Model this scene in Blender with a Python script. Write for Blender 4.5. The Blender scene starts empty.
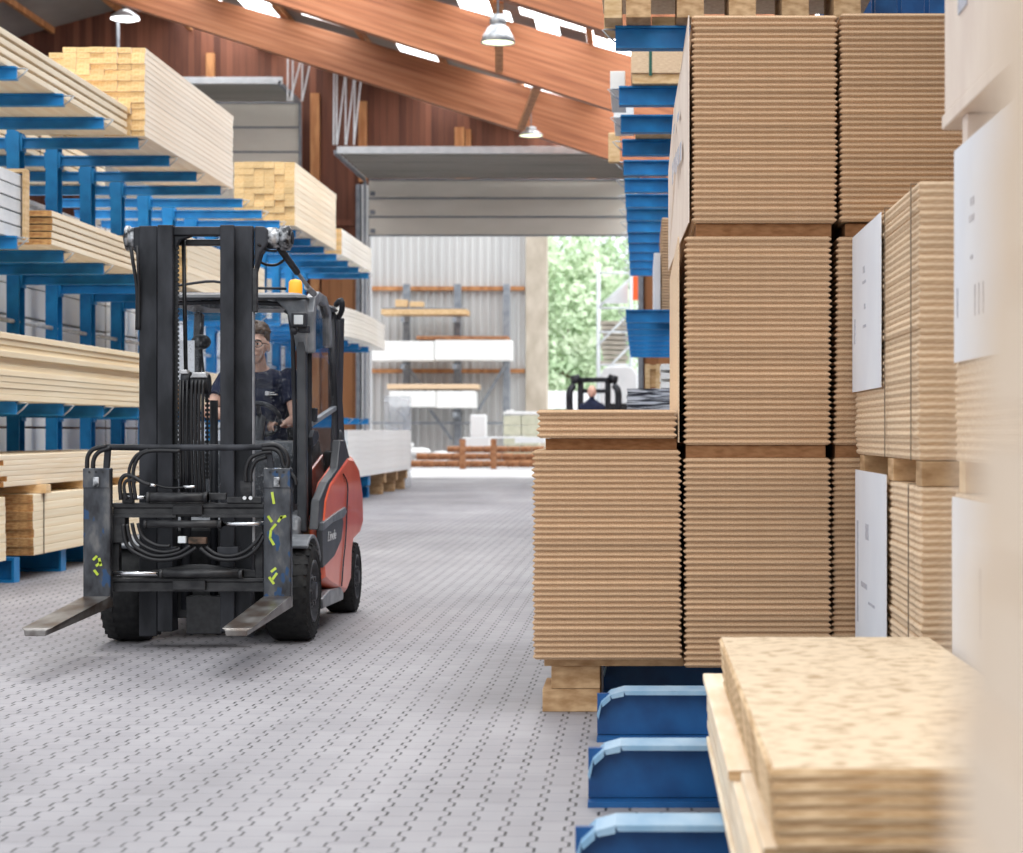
import bpy, bmesh, math, random
from mathutils import Vector, Matrix, Euler
random.seed(7)
R = random.Random(11)
SC = bpy.context.scene
COL = SC.collection
PI = math.pi
CAMZ = 1.15
F = 2000.0
def X(px, D): return (px - 640.0) * D / F          # a pixel column at a known distance
def Z(py, D): return CAMZ - (py - 432.0) * D / F    # a pixel row at a known distance

# ------------------------------------------------------------------ materials
MATS = {}
def nodes(name):
    m = bpy.data.materials.new(name); m.use_nodes = True
    nt = m.node_tree; b = nt.nodes['Principled BSDF']
    MATS[name] = m
    return m, nt, b
def N(nt, t, **kw):
    n = nt.nodes.new(t)
    for k, v in kw.items():
        if k.startswith('i_'):
            n.inputs[k[2:].replace('_', ' ')].default_value = v
        else: setattr(n, k, v)
    return n
def ramp(nt, fac, stops):
    r = nt.nodes.new('ShaderNodeValToRGB')
    el = r.color_ramp.elements
    while len(el) < len(stops): el.new(0.5)
    for e, (p, c) in zip(el, stops):
        e.position = p; e.color = (*c, 1)
    nt.links.new(fac, r.inputs['Fac'])
    return r.outputs['Color']
def coords(nt, scale=(1, 1, 1), obj=True, rot=(0, 0, 0)):
    tc = nt.nodes.new('ShaderNodeTexCoord'); mp = nt.nodes.new('ShaderNodeMapping')
    mp.inputs['Scale'].default_value = scale; mp.inputs['Rotation'].default_value = rot
    nt.links.new(tc.outputs['Object' if obj else 'Generated'], mp.inputs['Vector'])
    return mp.outputs['Vector']
def hsv_random(nt, col, amt=0.15):
    oi = nt.nodes.new('ShaderNodeObjectInfo')
    mr = N(nt, 'ShaderNodeMapRange'); mr.inputs['To Min'].default_value = 1 - amt; mr.inputs['To Max'].default_value = 1 + amt * .6
    nt.links.new(oi.outputs['Random'], mr.inputs['Value'])
    h = nt.nodes.new('ShaderNodeHueSaturation')
    nt.links.new(mr.outputs['Result'], h.inputs['Value']); nt.links.new(col, h.inputs['Color'])
    return h.outputs['Color']
def mat(name, c1, c2=None, rough=.6, metal=0, scale=(8, 8, 8), rnd=0, bump=0, spec=.4, detail=4, lo=.35, hi=.65, trans=0, coat=0):
    m, nt, b = nodes(name)
    c2 = c2 or c1
    n = N(nt, 'ShaderNodeTexNoise', i_Scale=1.0, i_Detail=detail)
    nt.links.new(coords(nt, scale), n.inputs['Vector'])
    col = ramp(nt, n.outputs['Fac'], [(lo, c1), (hi, c2)])
    if rnd: col = hsv_random(nt, col, rnd)
    nt.links.new(col, b.inputs['Base Color'])
    b.inputs['Roughness'].default_value = rough; b.inputs['Metallic'].default_value = metal
    b.inputs['Specular IOR Level'].default_value = spec
    if coat: b.inputs['Coat Weight'].default_value = coat
    if bump:
        bp = N(nt, 'ShaderNodeBump', i_Strength=bump, i_Distance=.01)
        nt.links.new(n.outputs['Fac'], bp.inputs['Height']); nt.links.new(bp.outputs['Normal'], b.inputs['Normal'])
    return m
# panels and timber
mat('chip_edge', (.44, .265, .145), (.72, .50, .315), rough=.85, scale=(260, 260, 260), rnd=.12, detail=1, lo=.25, hi=.75)
mat('chip_face', (.62, .42, .24), (.80, .60, .39), rough=.8, scale=(60, 60, 60), rnd=.06)
mat('chip_pale', (.68, .47, .29), (.86, .67, .47), rough=.85, scale=(30, 30, 160), rnd=.08, detail=3, lo=.3, hi=.7)
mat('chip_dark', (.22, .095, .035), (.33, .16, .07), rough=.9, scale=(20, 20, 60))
mat('osb', (.42, .28, .15), (.74, .58, .40), rough=.75, scale=(22, 34, 30), detail=5, lo=.32, hi=.50)
mat('osb_edge', (.40, .23, .10), (.76, .55, .33), rough=.85, scale=(9, 9, 90), rnd=.22, lo=.35, hi=.6)
mat('osb_side', (.80, .62, .42), (.93, .80, .62), rough=.85, scale=(20, 3, 90), rnd=.08)
mat('timber_side', (.86, .69, .48), (.95, .83, .65), rough=.7, scale=(14, .8, 40), rnd=.10)
mat('timber_end', (.74, .45, .18), (.93, .68, .36), rough=.8, scale=(40, 10, 60), rnd=.16)
mat('pink_side', (.88, .72, .56), (.96, .85, .72), rough=.7, scale=(9, .6, 22), rnd=.06)
mat('yellow_side', (.88, .70, .46), (.96, .84, .63), rough=.7, scale=(14, .8, 40), rnd=.09)
mat('brown_end', (.42, .18, .06), (.74, .44, .18), rough=.85, scale=(20, 10, 60), rnd=.22)
mat('white_board', (.86, .86, .84), (.93, .93, .91), rough=.6, scale=(4, .6, 12), rnd=.05)
mat('cream_board', (.82, .77, .66), (.93, .9, .82), rough=.6, scale=(4, .6, 12), rnd=.05)
mat('grey_profile', (.62, .64, .66), (.8, .81, .82), rough=.5, scale=(2, 2, 8), rnd=.06)
mat('pallet_wood', (.42, .24, .11), (.68, .45, .25), rough=.85, scale=(12, 4, 30), rnd=.2)
mat('new_wood', (.66, .42, .2), (.86, .62, .36), rough=.8, scale=(10, 4, 30), rnd=.15)
mat('paper', (.80, .81, .85), (.86, .87, .9), rough=.7, scale=(3, 3, 3))
mat('paper_print', (.42, .42, .48), (.60, .59, .62), rough=.8, scale=(60, 60, 60), lo=.4, hi=.6)
mat('cardboard', (.78, .64, .54), (.86, .73, .62), rough=.8, scale=(6, 6, 3))
mat('strap_green', (.02, .12, .09), rough=.4)
mat('strap_dark', (.10, .07, .05), (.2, .15, .1), rough=.6)
mat('wrap_beige', (.72, .56, .41), (.82, .67, .52), rough=.6, scale=(3, 3, 2))
mat('black_white', (.02, .02, .03), (.75, .75, .78), rough=.8, scale=(3, 3, 60), detail=8, lo=.45, hi=.55)
# rack
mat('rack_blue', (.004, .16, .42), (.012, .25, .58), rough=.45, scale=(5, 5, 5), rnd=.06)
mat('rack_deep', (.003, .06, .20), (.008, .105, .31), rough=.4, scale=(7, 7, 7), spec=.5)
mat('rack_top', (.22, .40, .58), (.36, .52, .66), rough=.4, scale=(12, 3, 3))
mat('zinc', (.45, .46, .47), (.66, .67, .68), rough=.4, metal=.7, scale=(20, 20, 20))
mat('steel_white', (.62, .66, .68), (.74, .77, .79), rough=.45, scale=(6, 6, 6))
mat('steel_grey', (.20, .22, .25), (.30, .32, .35), rough=.5, scale=(6, 6, 6))
# hall
mat('door_panel', (.74, .70, .61), (.82, .78, .69), rough=.5, scale=(.6, 1, 2))
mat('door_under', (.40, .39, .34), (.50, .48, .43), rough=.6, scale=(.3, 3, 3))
mat('concrete', (.42, .36, .28), (.60, .53, .44), rough=.9, scale=(2, 2, 1.2), detail=6)
mat('wood_trim', (.36, .14, .05), (.60, .29, .12), rough=.7, scale=(6, 6, 1))
mat('deck', (.22, .20, .19), (.34, .31, .29), rough=.8, scale=(.4, .3, 1))
mat('dark_wall', (.05, .03, .03), (.09, .05, .04), rough=.9, scale=(2, 2, 2))
mat('asphalt', (.55, .54, .55), (.70, .69, .69), rough=.9, scale=(.4, .4, .4))
mat('log_brown', (.22, .085, .035), (.45, .22, .11), rough=.9, scale=(5, 5, 12))
# forklift
mat('mast_black', (.009, .010, .013), (.040, .042, .050), rough=.5, scale=(8, 8, 3), spec=.25)
mat('black_grease', (.006, .006, .007), (.018, .018, .02), rough=.35, scale=(30, 30, 30))
mat('carriage', (.008, .008, .010), (.045, .045, .047), rough=.4, scale=(12, 12, 20), spec=.35)
mat('cab_grey', (.035, .038, .045), (.07, .073, .08), rough=.4, scale=(6, 6, 6))
mat('cab_light', (.10, .11, .125), (.26, .27, .29), rough=.35, scale=(9, 9, 9))
mat('worn_metal', (.015, .016, .02), (.55, .56, .58), rough=.35, scale=(26, 26, 26), metal=.4, lo=.42, hi=.68)
mat('mud', (.04, .03, .022), (.16, .10, .07), rough=.9, scale=(30, 30, 30))
mat('linde_red', (.78, .11, .045), (.88, .16, .075), rough=.35, scale=(3, 3, 3), coat=.4)
mat('rubber', (.006, .006, .007), (.018, .018, .018), rough=.75, scale=(30, 30, 30))
mat('rim_grey', (.02, .021, .025), (.06, .062, .07), rough=.45, scale=(20, 20, 20))
mat('chrome', (.72, .73, .75), rough=.2, metal=1)
mat('steel_dull', (.30, .30, .31), (.48, .48, .49), rough=.4, metal=.6, scale=(12, 12, 12))
mat('hose', (.012, .012, .014), rough=.4)
mat('seat_black', (.02, .02, .022), rough=.8)
mat('denim', (.02, .03, .06), rough=.9)
mat('shirt_navy', (.008, .012, .038), (.016, .022, .055), rough=.85, scale=(14, 14, 14))
mat('skin', (.72, .42, .31), (.80, .50, .38), rough=.5, scale=(20, 20, 20))
mat('hair', (.055, .028, .014), (.12, .065, .035), rough=.6, scale=(80, 80, 80))
mat('hair_grey', (.3, .28, .26), rough=.7)
mat('eye_white', (.75, .72, .7), rough=.3)
mat('eye_dark', (.03, .015, .01), rough=.2)
mat('lip', (.5, .2, .16), rough=.5)
mat('white_paint', (.72, .74, .75), (.8, .81, .82), rough=.35, scale=(2, 2, 2))
mat('white_plain', (.8, .8, .8), rough=.5)
mat('leaf', (.42, .58, .34), (.76, .86, .64), rough=.7, scale=(.6, .6, .6))
mat('bark', (.2, .15, .1), rough=.9)
mat('orange_sign', (.8, .12, .03), rough=.6)
mat('wall_right', (.07, .035, .025), (.12, .06, .04), rough=.9, scale=(.5, 6, .5))
# fork: scraped steel with paint marks
m, nt, b = nodes('fork_steel')
n = N(nt, 'ShaderNodeTexNoise', i_Scale=1.0, i_Detail=6); nt.links.new(coords(nt, (14, 14, 7)), n.inputs['Vector'])
c = ramp(nt, n.outputs['Fac'], [(.3, (.022, .022, .026)), (.55, (.075, .08, .09)), (.78, (.20, .19, .18))])
n2 = N(nt, 'ShaderNodeTexNoise', i_Scale=1.0, i_Detail=2); nt.links.new(coords(nt, (16, 16, 9)), n2.inputs['Vector'])
bl = ramp(nt, n2.outputs['Fac'], [(.62, (0, 0, 0)), (.66, (1, 1, 1))])
mx = N(nt, 'ShaderNodeMix', data_type='RGBA'); mx.inputs['B'].default_value = (.03, .07, .15, 1)
nt.links.new(bl, mx.inputs['Factor']); nt.links.new(c, mx.inputs['A'])
nt.links.new(mx.outputs['Result'], b.inputs['Base Color']); b.inputs['Roughness'].default_value = .38; b.inputs['Metallic'].default_value = .55
m, nt, b = nodes('blade_steel')
n = N(nt, 'ShaderNodeTexNoise', i_Scale=1.0, i_Detail=5); nt.links.new(coords(nt, (10, 5, 10)), n.inputs['Vector'])
c = ramp(nt, n.outputs['Fac'], [(.35, (.085, .055, .04)), (.52, (.16, .145, .135)), (.78, (.36, .35, .34))])
nt.links.new(c, b.inputs['Base Color']); b.inputs['Roughness'].default_value = .33; b.inputs['Metallic'].default_value = .6
mat('yellow_mark', (.40, .52, .03), (.58, .70, .10), rough=.6)
mat('rust', (.42, .25, .14), (.6, .42, .28), rough=.6, scale=(20, 20, 20), metal=.2)

def emis(name, col, s):
    m, nt, b = nodes(name)
    b.inputs['Base Color'].default_value = (*col, 1); b.inputs['Emission Color'].default_value = (*col, 1)
    b.inputs['Emission Strength'].default_value = s
emis('lamp_glow', (1, .99, .97), 5.0)
emis('lamp_glow_yellow', (.9, 1, .62), 2.2)
emis('beacon', (1, .42, .03), .35)
# glass
def glass(name, tint, alpha, dirt=(.8, .82, .86), lo=.5, hi=.62, scale=(30, 30, 14)):
    m = bpy.data.materials.new(name); m.use_nodes = True; MATS[name] = m
    nt = m.node_tree; nt.nodes.clear()
    out = N(nt, 'ShaderNodeOutputMaterial'); tr = N(nt, 'ShaderNodeBsdfTransparent'); tr.inputs['Color'].default_value = (*tint, 1)
    gl = N(nt, 'ShaderNodeBsdfGlossy'); gl.inputs['Roughness'].default_value = .03
    mx = N(nt, 'ShaderNodeMixShader'); fr = N(nt, 'ShaderNodeFresnel', i_IOR=1.28)
    nt.links.new(fr.outputs[0], mx.inputs[0]); nt.links.new(tr.outputs[0], mx.inputs[1]); nt.links.new(gl.outputs[0], mx.inputs[2])
    df = N(nt, 'ShaderNodeBsdfDiffuse'); df.inputs['Color'].default_value = (*dirt, 1)
    n = N(nt, 'ShaderNodeTexNoise', i_Scale=1.0, i_Detail=8); nt.links.new(coords(nt, scale), n.inputs['Vector'])
    r = N(nt, 'ShaderNodeMapRange'); r.inputs['From Min'].default_value = lo; r.inputs['From Max'].default_value = hi
    r.inputs['To Min'].default_value = .005; r.inputs['To Max'].default_value = alpha
    nt.links.new(n.outputs['Fac'], r.inputs['Value'])
    m2 = N(nt, 'ShaderNodeMixShader'); nt.links.new(r.outputs['Result'], m2.inputs[0]); nt.links.new(mx.outputs[0], m2.inputs[1]); nt.links.new(df.outputs[0], m2.inputs[2])
    nt.links.new(m2.outputs[0], out.inputs['Surface'])
glass('windscreen', (.95, .97, .99), .30, lo=.56, hi=.74, scale=(110, 110, 70))
glass('door_glass', (.80, .84, .88), .10)
glass('clear_lens', (.95, .97, .99), .1)
glass('film', (.93, .94, .95), .5, lo=.3, hi=.7, scale=(2, 2, 2))
emis('skylight_fill', (.93, .97, 1), 4.6)  # glowing panes replace the sky; unseen ones also brighten the dark hall

# glulam with thin laminations that follow the slope of the rafter
def glulam(name, slope):
    m, nt, b = nodes(name)
    v = coords(nt, (1, 1, 1), rot=(0, slope, 0))
    w = N(nt, 'ShaderNodeTexWave', wave_type='BANDS', bands_direction='Z', i_Scale=3.4, i_Distortion=.6, i_Detail=2)
    w.inputs['Detail Scale'].default_value = .4
    nt.links.new(v, w.inputs['Vector'])
    mp = N(nt, 'ShaderNodeMapping'); mp.inputs['Scale'].default_value = (.5, 1, 11); nt.links.new(v, mp.inputs['Vector'])
    n = N(nt, 'ShaderNodeTexNoise', i_Scale=1.0, i_Detail=5); nt.links.new(mp.outputs['Vector'], n.inputs['Vector'])
    c = ramp(nt, n.outputs['Fac'], [(.3, (.27, .085, .03)), (.5, (.39, .14, .055)), (.75, (.50, .215, .10))])
    l = ramp(nt, w.outputs['Fac'], [(0, (.72, .72, .72)), (.14, (1, 1, 1))])
    mx = N(nt, 'ShaderNodeMix', data_type='RGBA', blend_type='MULTIPLY'); mx.inputs['Factor'].default_value = 1
    nt.links.new(c, mx.inputs['A']); nt.links.new(l, mx.inputs['B']); nt.links.new(mx.outputs['Result'], b.inputs['Base Color'])
    b.inputs['Roughness'].default_value = .55
glulam('glulam_r', -.31); glulam('glulam_l', .31)

# vertical boarding
def boarding(name, c1, c2, width, gap=.07):
    m, nt, b = nodes(name)
    tc = N(nt, 'ShaderNodeTexCoord'); sx = N(nt, 'ShaderNodeSeparateXYZ'); nt.links.new(tc.outputs['Object'], sx.inputs[0])
    d = N(nt, 'ShaderNodeMath', operation='DIVIDE'); nt.links.new(sx.outputs['X'], d.inputs[0]); d.inputs[1].default_value = width
    fl = N(nt, 'ShaderNodeMath', operation='FLOOR'); nt.links.new(d.outputs[0], fl.inputs[0])
    fr = N(nt, 'ShaderNodeMath', operation='FRACT'); nt.links.new(d.outputs[0], fr.inputs[0])
    wn = N(nt, 'ShaderNodeTexWhiteNoise', noise_dimensions='1D'); nt.links.new(fl.outputs[0], wn.inputs['W'])
    n = N(nt, 'ShaderNodeTexNoise', i_Scale=1.0, i_Detail=4); nt.links.new(coords(nt, (9, 9, .8)), n.inputs['Vector'])
    ad = N(nt, 'ShaderNodeMath', operation='ADD'); nt.links.new(wn.outputs['Value'], ad.inputs[0]); nt.links.new(n.outputs['Fac'], ad.inputs[1])
    h = N(nt, 'ShaderNodeMath', operation='MULTIPLY'); nt.links.new(ad.outputs[0], h.inputs[0]); h.inputs[1].default_value = .5
    c = ramp(nt, h.outputs[0], [(.2, c1), (.85, c2)])
    g = ramp(nt, fr.outputs[0], [(0, (.25, .25, .25)), (gap, (1, 1, 1))])
    mx = N(nt, 'ShaderNodeMix', data_type='RGBA', blend_type='MULTIPLY'); mx.inputs['Factor'].default_value = 1
    nt.links.new(c, mx.inputs['A']); nt.links.new(g, mx.inputs['B']); nt.links.new(mx.outputs['Result'], b.inputs['Base Color'])
    b.inputs['Roughness'].default_value = .75
boarding('boards_dark', (.085, .026, .014), (.24, .085, .046), .16)
boarding('boards_orange', (.30, .12, .045), (.50, .23, .095), .30)

# interlocking pavers: zigzag joints along the aisle, thin joints across it
m, nt, b = nodes('pavers')
tc = N(nt, 'ShaderNodeTexCoord'); sx = N(nt, 'ShaderNodeSeparateXYZ'); nt.links.new(tc.outputs['Object'], sx.inputs[0])
def M(op, a, bb=None, c=None, clamp=False):
    n = N(nt, 'ShaderNodeMath', operation=op); n.use_clamp = clamp
    for i, v in enumerate((a, bb, c)):
        if v is None: continue
        if isinstance(v, (int, float)): n.inputs[i].default_value = v
        else: nt.links.new(v, n.inputs[i])
    return n.outputs[0]
PW, PH, AMP = .094, .150, .0105
xx, yy = sx.outputs['X'], sx.outputs['Y']
k = M('ROUND', M('DIVIDE', xx, PW))
par = M('SUBTRACT', 1.0, M('MULTIPLY', 2.0, M('FLOORED_MODULO', k, 2.0)))
t = M('PINGPONG', M('DIVIDE', yy, PH), .5)                      # 0..0.5 triangle
wv = M('MULTIPLY', M('SUBTRACT', M('MULTIPLY', M('SUBTRACT', t, .18), 7.14, clamp=True), .5), 2.0)   # trapezoid -1..1
dx = M('ABSOLUTE', M('SUBTRACT', M('SUBTRACT', xx, M('MULTIPLY', k, PW)), M('MULTIPLY', M('MULTIPLY', par, wv), AMP)))
slope = M('SUBTRACT', 1.0, M('POWER', M('ABSOLUTE', wv), 6.0))
plat = M('SUBTRACT', 1.0, slope)
jw = M('SUBTRACT', .0062, M('MULTIPLY', plat, .0010))
j1 = M('MULTIPLY', M('SUBTRACT', 1.0, M('DIVIDE', dx, jw), clamp=True), M('ADD', .70, M('MULTIPLY', plat, 1.9)), clamp=True)
cell = M('FLOORED_MODULO', M('FLOOR', M('DIVIDE', M('SUBTRACT', xx, M('MULTIPLY', M('MULTIPLY', par, wv), AMP)), PW)), 2.0)
yc = M('FRACT', M('ADD', M('ADD', M('DIVIDE', yy, PH), M('MULTIPLY', cell, .5)), .25))
j2 = M('MULTIPLY', M('SUBTRACT', 1.0, M('DIVIDE', M('ABSOLUTE', M('SUBTRACT', yc, .5)), .04), clamp=True), .38)
j = M('MAXIMUM', j1, j2)
cb = N(nt, 'ShaderNodeCombineXYZ'); nt.links.new(M('FLOOR', M('DIVIDE', xx, PW)), cb.inputs[0])
nt.links.new(M('FLOOR', M('ADD', M('DIVIDE', yy, PH), M('MULTIPLY', cell, .5))), cb.inputs[1])
wn = N(nt, 'ShaderNodeTexWhiteNoise', noise_dimensions='2D'); nt.links.new(cb.outputs[0], wn.inputs['Vector'])
n1 = N(nt, 'ShaderNodeTexNoise', i_Scale=.55, i_Detail=5); nt.links.new(tc.outputs['Object'], n1.inputs['Vector'])
mpv = N(nt, 'ShaderNodeMapping'); mpv.inputs['Scale'].default_value = (1.4, .25, 1); nt.links.new(tc.outputs['Object'], mpv.inputs['Vector'])
n3 = N(nt, 'ShaderNodeTexNoise', i_Scale=1.0, i_Detail=4); nt.links.new(mpv.outputs['Vector'], n3.inputs['Vector'])
fac = M('ADD', M('MULTIPLY', wn.outputs['Value'], .07), M('ADD', M('MULTIPLY', n1.outputs['Fac'], .51), M('MULTIPLY', n3.outputs['Fac'], .42)))
base = ramp(nt, fac, [(.30, (.18, .172, .184)), (.5, (.27, .26, .278)), (.68, (.36, .348, .366))])
mx = N(nt, 'ShaderNodeMix', data_type='RGBA'); mx.inputs['B'].default_value = (.022, .020, .022, 1)
nf = N(nt, 'ShaderNodeTexNoise', i_Scale=3.0, i_Detail=4); nt.links.new(tc.outputs['Object'], nf.inputs['Vector'])
jm = M('MULTIPLY', j, M('ADD', .1, M('MULTIPLY', nf.outputs['Fac'], 1.35), clamp=True))
nt.links.new(jm, mx.inputs['Factor']); nt.links.new(base, mx.inputs['A']); nt.links.new(mx.outputs['Result'], b.inputs['Base Color'])
b.inputs['Roughness'].default_value = .62
bp = N(nt, 'ShaderNodeBump', i_Strength=.5, i_Distance=.004); bp.invert = True
nt.links.new(j, bp.inputs['Height']); nt.links.new(bp.outputs['Normal'], b.inputs['Normal'])
# corrugated sheet
m, nt, b = nodes('sheet_metal')
n = N(nt, 'ShaderNodeTexNoise', i_Scale=1.0, i_Detail=3); nt.links.new(coords(nt, (.5, 1, .12)), n.inputs['Vector'])
nt.links.new(ramp(nt, n.outputs['Fac'], [(.3, (.58, .585, .58)), (.7, (.76, .76, .745))]), b.inputs['Base Color'])
b.inputs['Roughness'].default_value = .4; b.inputs['Metallic'].default_value = .25

# ------------------------------------------------------------------ mesh helpers
class MB:
    def __init__(s): s.v = []; s.f = []; s.m = []; s.sm = []
    def add(s, vs, fs, mi=0, smooth=False):
        o = len(s.v); s.v += [tuple(p) for p in vs]
        for f in fs: s.f.append(tuple(i + o for i in f)); s.m.append(mi); s.sm.append(smooth)
        return s
    def box(s, x0, x1, y0, y1, z0, z1, mi=0):
        x0, x1 = sorted((x0, x1)); y0, y1 = sorted((y0, y1)); z0, z1 = sorted((z0, z1))
        v = [(x, y, z) for z in (z0, z1) for y in (y0, y1) for x in (x0, x1)]
        return s.add(v, [(0, 2, 3, 1), (4, 5, 7, 6), (0, 1, 5, 4), (2, 6, 7, 3), (0, 4, 6, 2), (1, 3, 7, 5)], mi)
    def bar(s, a, b, w, h, up=(0, 0, 1), mi=0, w2=None, h2=None):
        a, b = Vector(a), Vector(b); d = (b - a).normalized(); u = Vector(up)
        r = d.cross(u)
        if r.length < 1e-4: r = d.cross(Vector((0, 1, 0)))
        r.normalize(); u = r.cross(d).normalized(); w2 = w2 or w; h2 = h2 or h
        v = []
        for p, ww, hh in ((a, w, h), (b, w2, h2)):
            for i, k in ((-1, -1), (1, -1), (1, 1), (-1, 1)): v.append(p + r * ww / 2 * i + u * hh / 2 * k)
        return s.add(v, [(3, 2, 1, 0), (4, 5, 6, 7), (0, 1, 5, 4), (1, 2, 6, 5), (2, 3, 7, 6), (3, 0, 4, 7)], mi)
    def cyl(s, a, b, r, r2=None, n=16, mi=0, cap=True):
        a, b = Vector(a), Vector(b); d = (b - a).normalized(); r2 = r if r2 is None else r2
        u = d.cross(Vector((0, 0, 1)));
        if u.length < 1e-4: u = Vector((1, 0, 0))
        u.normalize(); w = d.cross(u)
        v = [];
        for p, rr in ((a, r), (b, r2)):
            for i in range(n):
                t = 2 * PI * i / n; v.append(p + (u * math.cos(t) + w * math.sin(t)) * rr)
        s.add(v, [(i, (i + 1) % n, n + (i + 1) % n, n + i) for i in range(n)], mi, True)
        if cap:
            s.add(v[:n], [tuple(reversed(range(n)))], mi); s.add(v[n:], [tuple(range(n))], mi)
        return s
    def lathe(s, c, axis, prof, n=24, mi=0):
        """prof: (radius, offset along axis)"""
        c = Vector(c); d = Vector(axis).normalized(); u = d.cross(Vector((0, 0, 1)))
        if u.length < 1e-4: u = Vector((1, 0, 0))
        u.normalize(); w = d.cross(u); v = []; f = []
        for r, h in prof:
            for i in range(n):
                t = 2 * PI * i / n; v.append(c + d * h + (u * math.cos(t) + w * math.sin(t)) * r)
        for k in range(len(prof) - 1):
            for i in range(n): f.append((k * n + i, k * n + (i + 1) % n, (k + 1) * n + (i + 1) % n, (k + 1) * n + i))
        return s.add(v, f, mi, True)
    def tube(s, pts, r, n=8, mi=0, res=6):
        P = [Vector(p) for p in pts]
        if res > 1 and len(P) > 2:
            Q = []
            for i in range(len(P) - 1):
                p0 = P[max(i - 1, 0)]; p1 = P[i]; p2 = P[i + 1]; p3 = P[min(i + 2, len(P) - 1)]
                for k in range(res):
                    t = k / res
                    Q.append(.5 * ((2 * p1) + (p2 - p0) * t + (2 * p0 - 5 * p1 + 4 * p2 - p3) * t * t + (3 * p1 - p0 - 3 * p2 + p3) * t ** 3))
            Q.append(P[-1]); P = Q
        v = []; f = []; u = None
        for i, p in enumerate(P):
            d = (P[min(i + 1, len(P) - 1)] - P[max(i - 1, 0)]).normalized()
            if u is None:
                u = d.cross(Vector((0, 0, 1)))
                if u.length < 1e-3: u = d.cross(Vector((0, 1, 0)))
            u = (u - d * u.dot(d)).normalized(); w = d.cross(u)
            for k in range(n):
                t = 2 * PI * k / n; v.append(p + (u * math.cos(t) + w * math.sin(t)) * r)
        for i in range(len(P) - 1):
            for k in range(n): f.append((i * n + k, i * n + (k + 1) % n, (i + 1) * n + (k + 1) % n, (i + 1) * n + k))
        f.append(tuple(reversed(range(n)))); f.append(tuple(range((len(P) - 1) * n, len(P) * n)))
        return s.add(v, f, mi, True)
    def prism(s, poly, axis, a, b, mi=0, smooth=False):
        """poly in the two other axes, extruded from a to b along axis 'x','y','z'"""
        n = len(poly)
        def mk(p, t):
            return {'x': (t, p[0], p[1]), 'y': (p[0], t, p[1]), 'z': (p[0], p[1], t)}[axis]
        v = [mk(p, a) for p in poly] + [mk(p, b) for p in poly]
        s.add(v, [(i, (i + 1) % n, n + (i + 1) % n, n + i) for i in range(n)], mi, smooth)
        s.add(v, [tuple(reversed(range(n))), tuple(range(n, 2 * n))], mi)
        return s
    def ell(s, c, r, n=16, m=10, mi=0, rot=None):
        c = Vector(c); v = []; f = []
        for j in range(m + 1):
            ph = PI * j / m
            for i in range(n):
                t = 2 * PI * i / n
                p = Vector((r[0] * math.sin(ph) * math.cos(t), r[1] * math.sin(ph) * math.sin(t), r[2] * math.cos(ph)))
                if rot: p = Euler(rot).to_matrix() @ p
                v.append(c + p)
        for j in range(m):
            for i in range(n): f.append((j * n + i, (j + 1) * n + i, (j + 1) * n + (i + 1) % n, j * n + (i + 1) % n))
        return s.add(v, f, mi, True)
    def squash(s, z0, k):
        s.v = [(x, y, z0 + (z - z0) * k) for x, y, z in s.v]; return s
    def mesh(s, name, mats, org=(0, 0, 0)):
        me = bpy.data.meshes.new(name)
        ox, oy, oz = org
        me.from_pydata([(x - ox, y - oy, z - oz) for x, y, z in s.v], [], s.f)
        for m in (mats if isinstance(mats, (list, tuple)) else [mats]): me.materials.append(MATS[m])
        me.polygons.foreach_set('material_index', s.m); me.polygons.foreach_set('use_smooth', s.sm)
        bm = bmesh.new(); bm.from_mesh(me); bmesh.ops.remove_doubles(bm, verts=bm.verts, dist=1e-6)
        bmesh.ops.recalc_face_normals(bm, faces=bm.faces); bm.to_mesh(me); bm.free()
        me.update(); return me
    def build(s, name, mats, parent=None, bevel=0, org=None):
        if parent is None:
            if org is None:
                xs, ys, zs = zip(*s.v); org = ((min(xs) + max(xs)) / 2, (min(ys) + max(ys)) / 2, min(zs))
            o = bpy.data.objects.new(name, s.mesh(name, mats, org)); o.location = org
        else:
            org = wloc(parent)
            o = bpy.data.objects.new(name, s.mesh(name, mats, org)); o.parent = parent
        COL.objects.link(o)
        if bevel:
            md = o.modifiers.new('bevel', 'BEVEL'); md.width = bevel; md.segments = 2; md.limit_method = 'ANGLE'; md.angle_limit = .6
        return o
def wloc(o):
    v = Vector((0, 0, 0))
    while o is not None: v += Vector(o.location); o = o.parent
    return v
def tag(o, label=None, cat=None, group=None, kind=None):
    if label: o['label'] = label
    if cat: o['category'] = cat
    if group: o['group'] = group
    if kind: o['kind'] = kind
    return o
def thing(name, label, cat, loc, group=None):
    o = bpy.data.objects.new(name, None); COL.objects.link(o); o.location = loc; o.empty_display_size = .1
    return tag(o, label, cat, group)
def struct(mb, name, mats, bevel=0):
    return tag(mb.build(name, mats, bevel=bevel), kind='structure')
def copy(o, loc):
    c = o.copy(); COL.objects.link(c); c.location = loc
    for ch in [q for q in bpy.data.objects if q.parent == o]:
        d = ch.copy(); COL.objects.link(d); d.parent = c
    return c

mat('bright_wrap', (.90, .91, .92), (.95, .95, .95), rough=.5, scale=(2, 2, 4))
# ================================================================== THE HALL
YW = 50.0
struct(MB().box(-26, 3.4, -3, YW + .3, -.2, 0), 'floor', 'pavers').location
yard = struct(MB().box(-40, 40, YW + .3, 140, -.2, -.004), 'floor_yard', 'asphalt')
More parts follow.
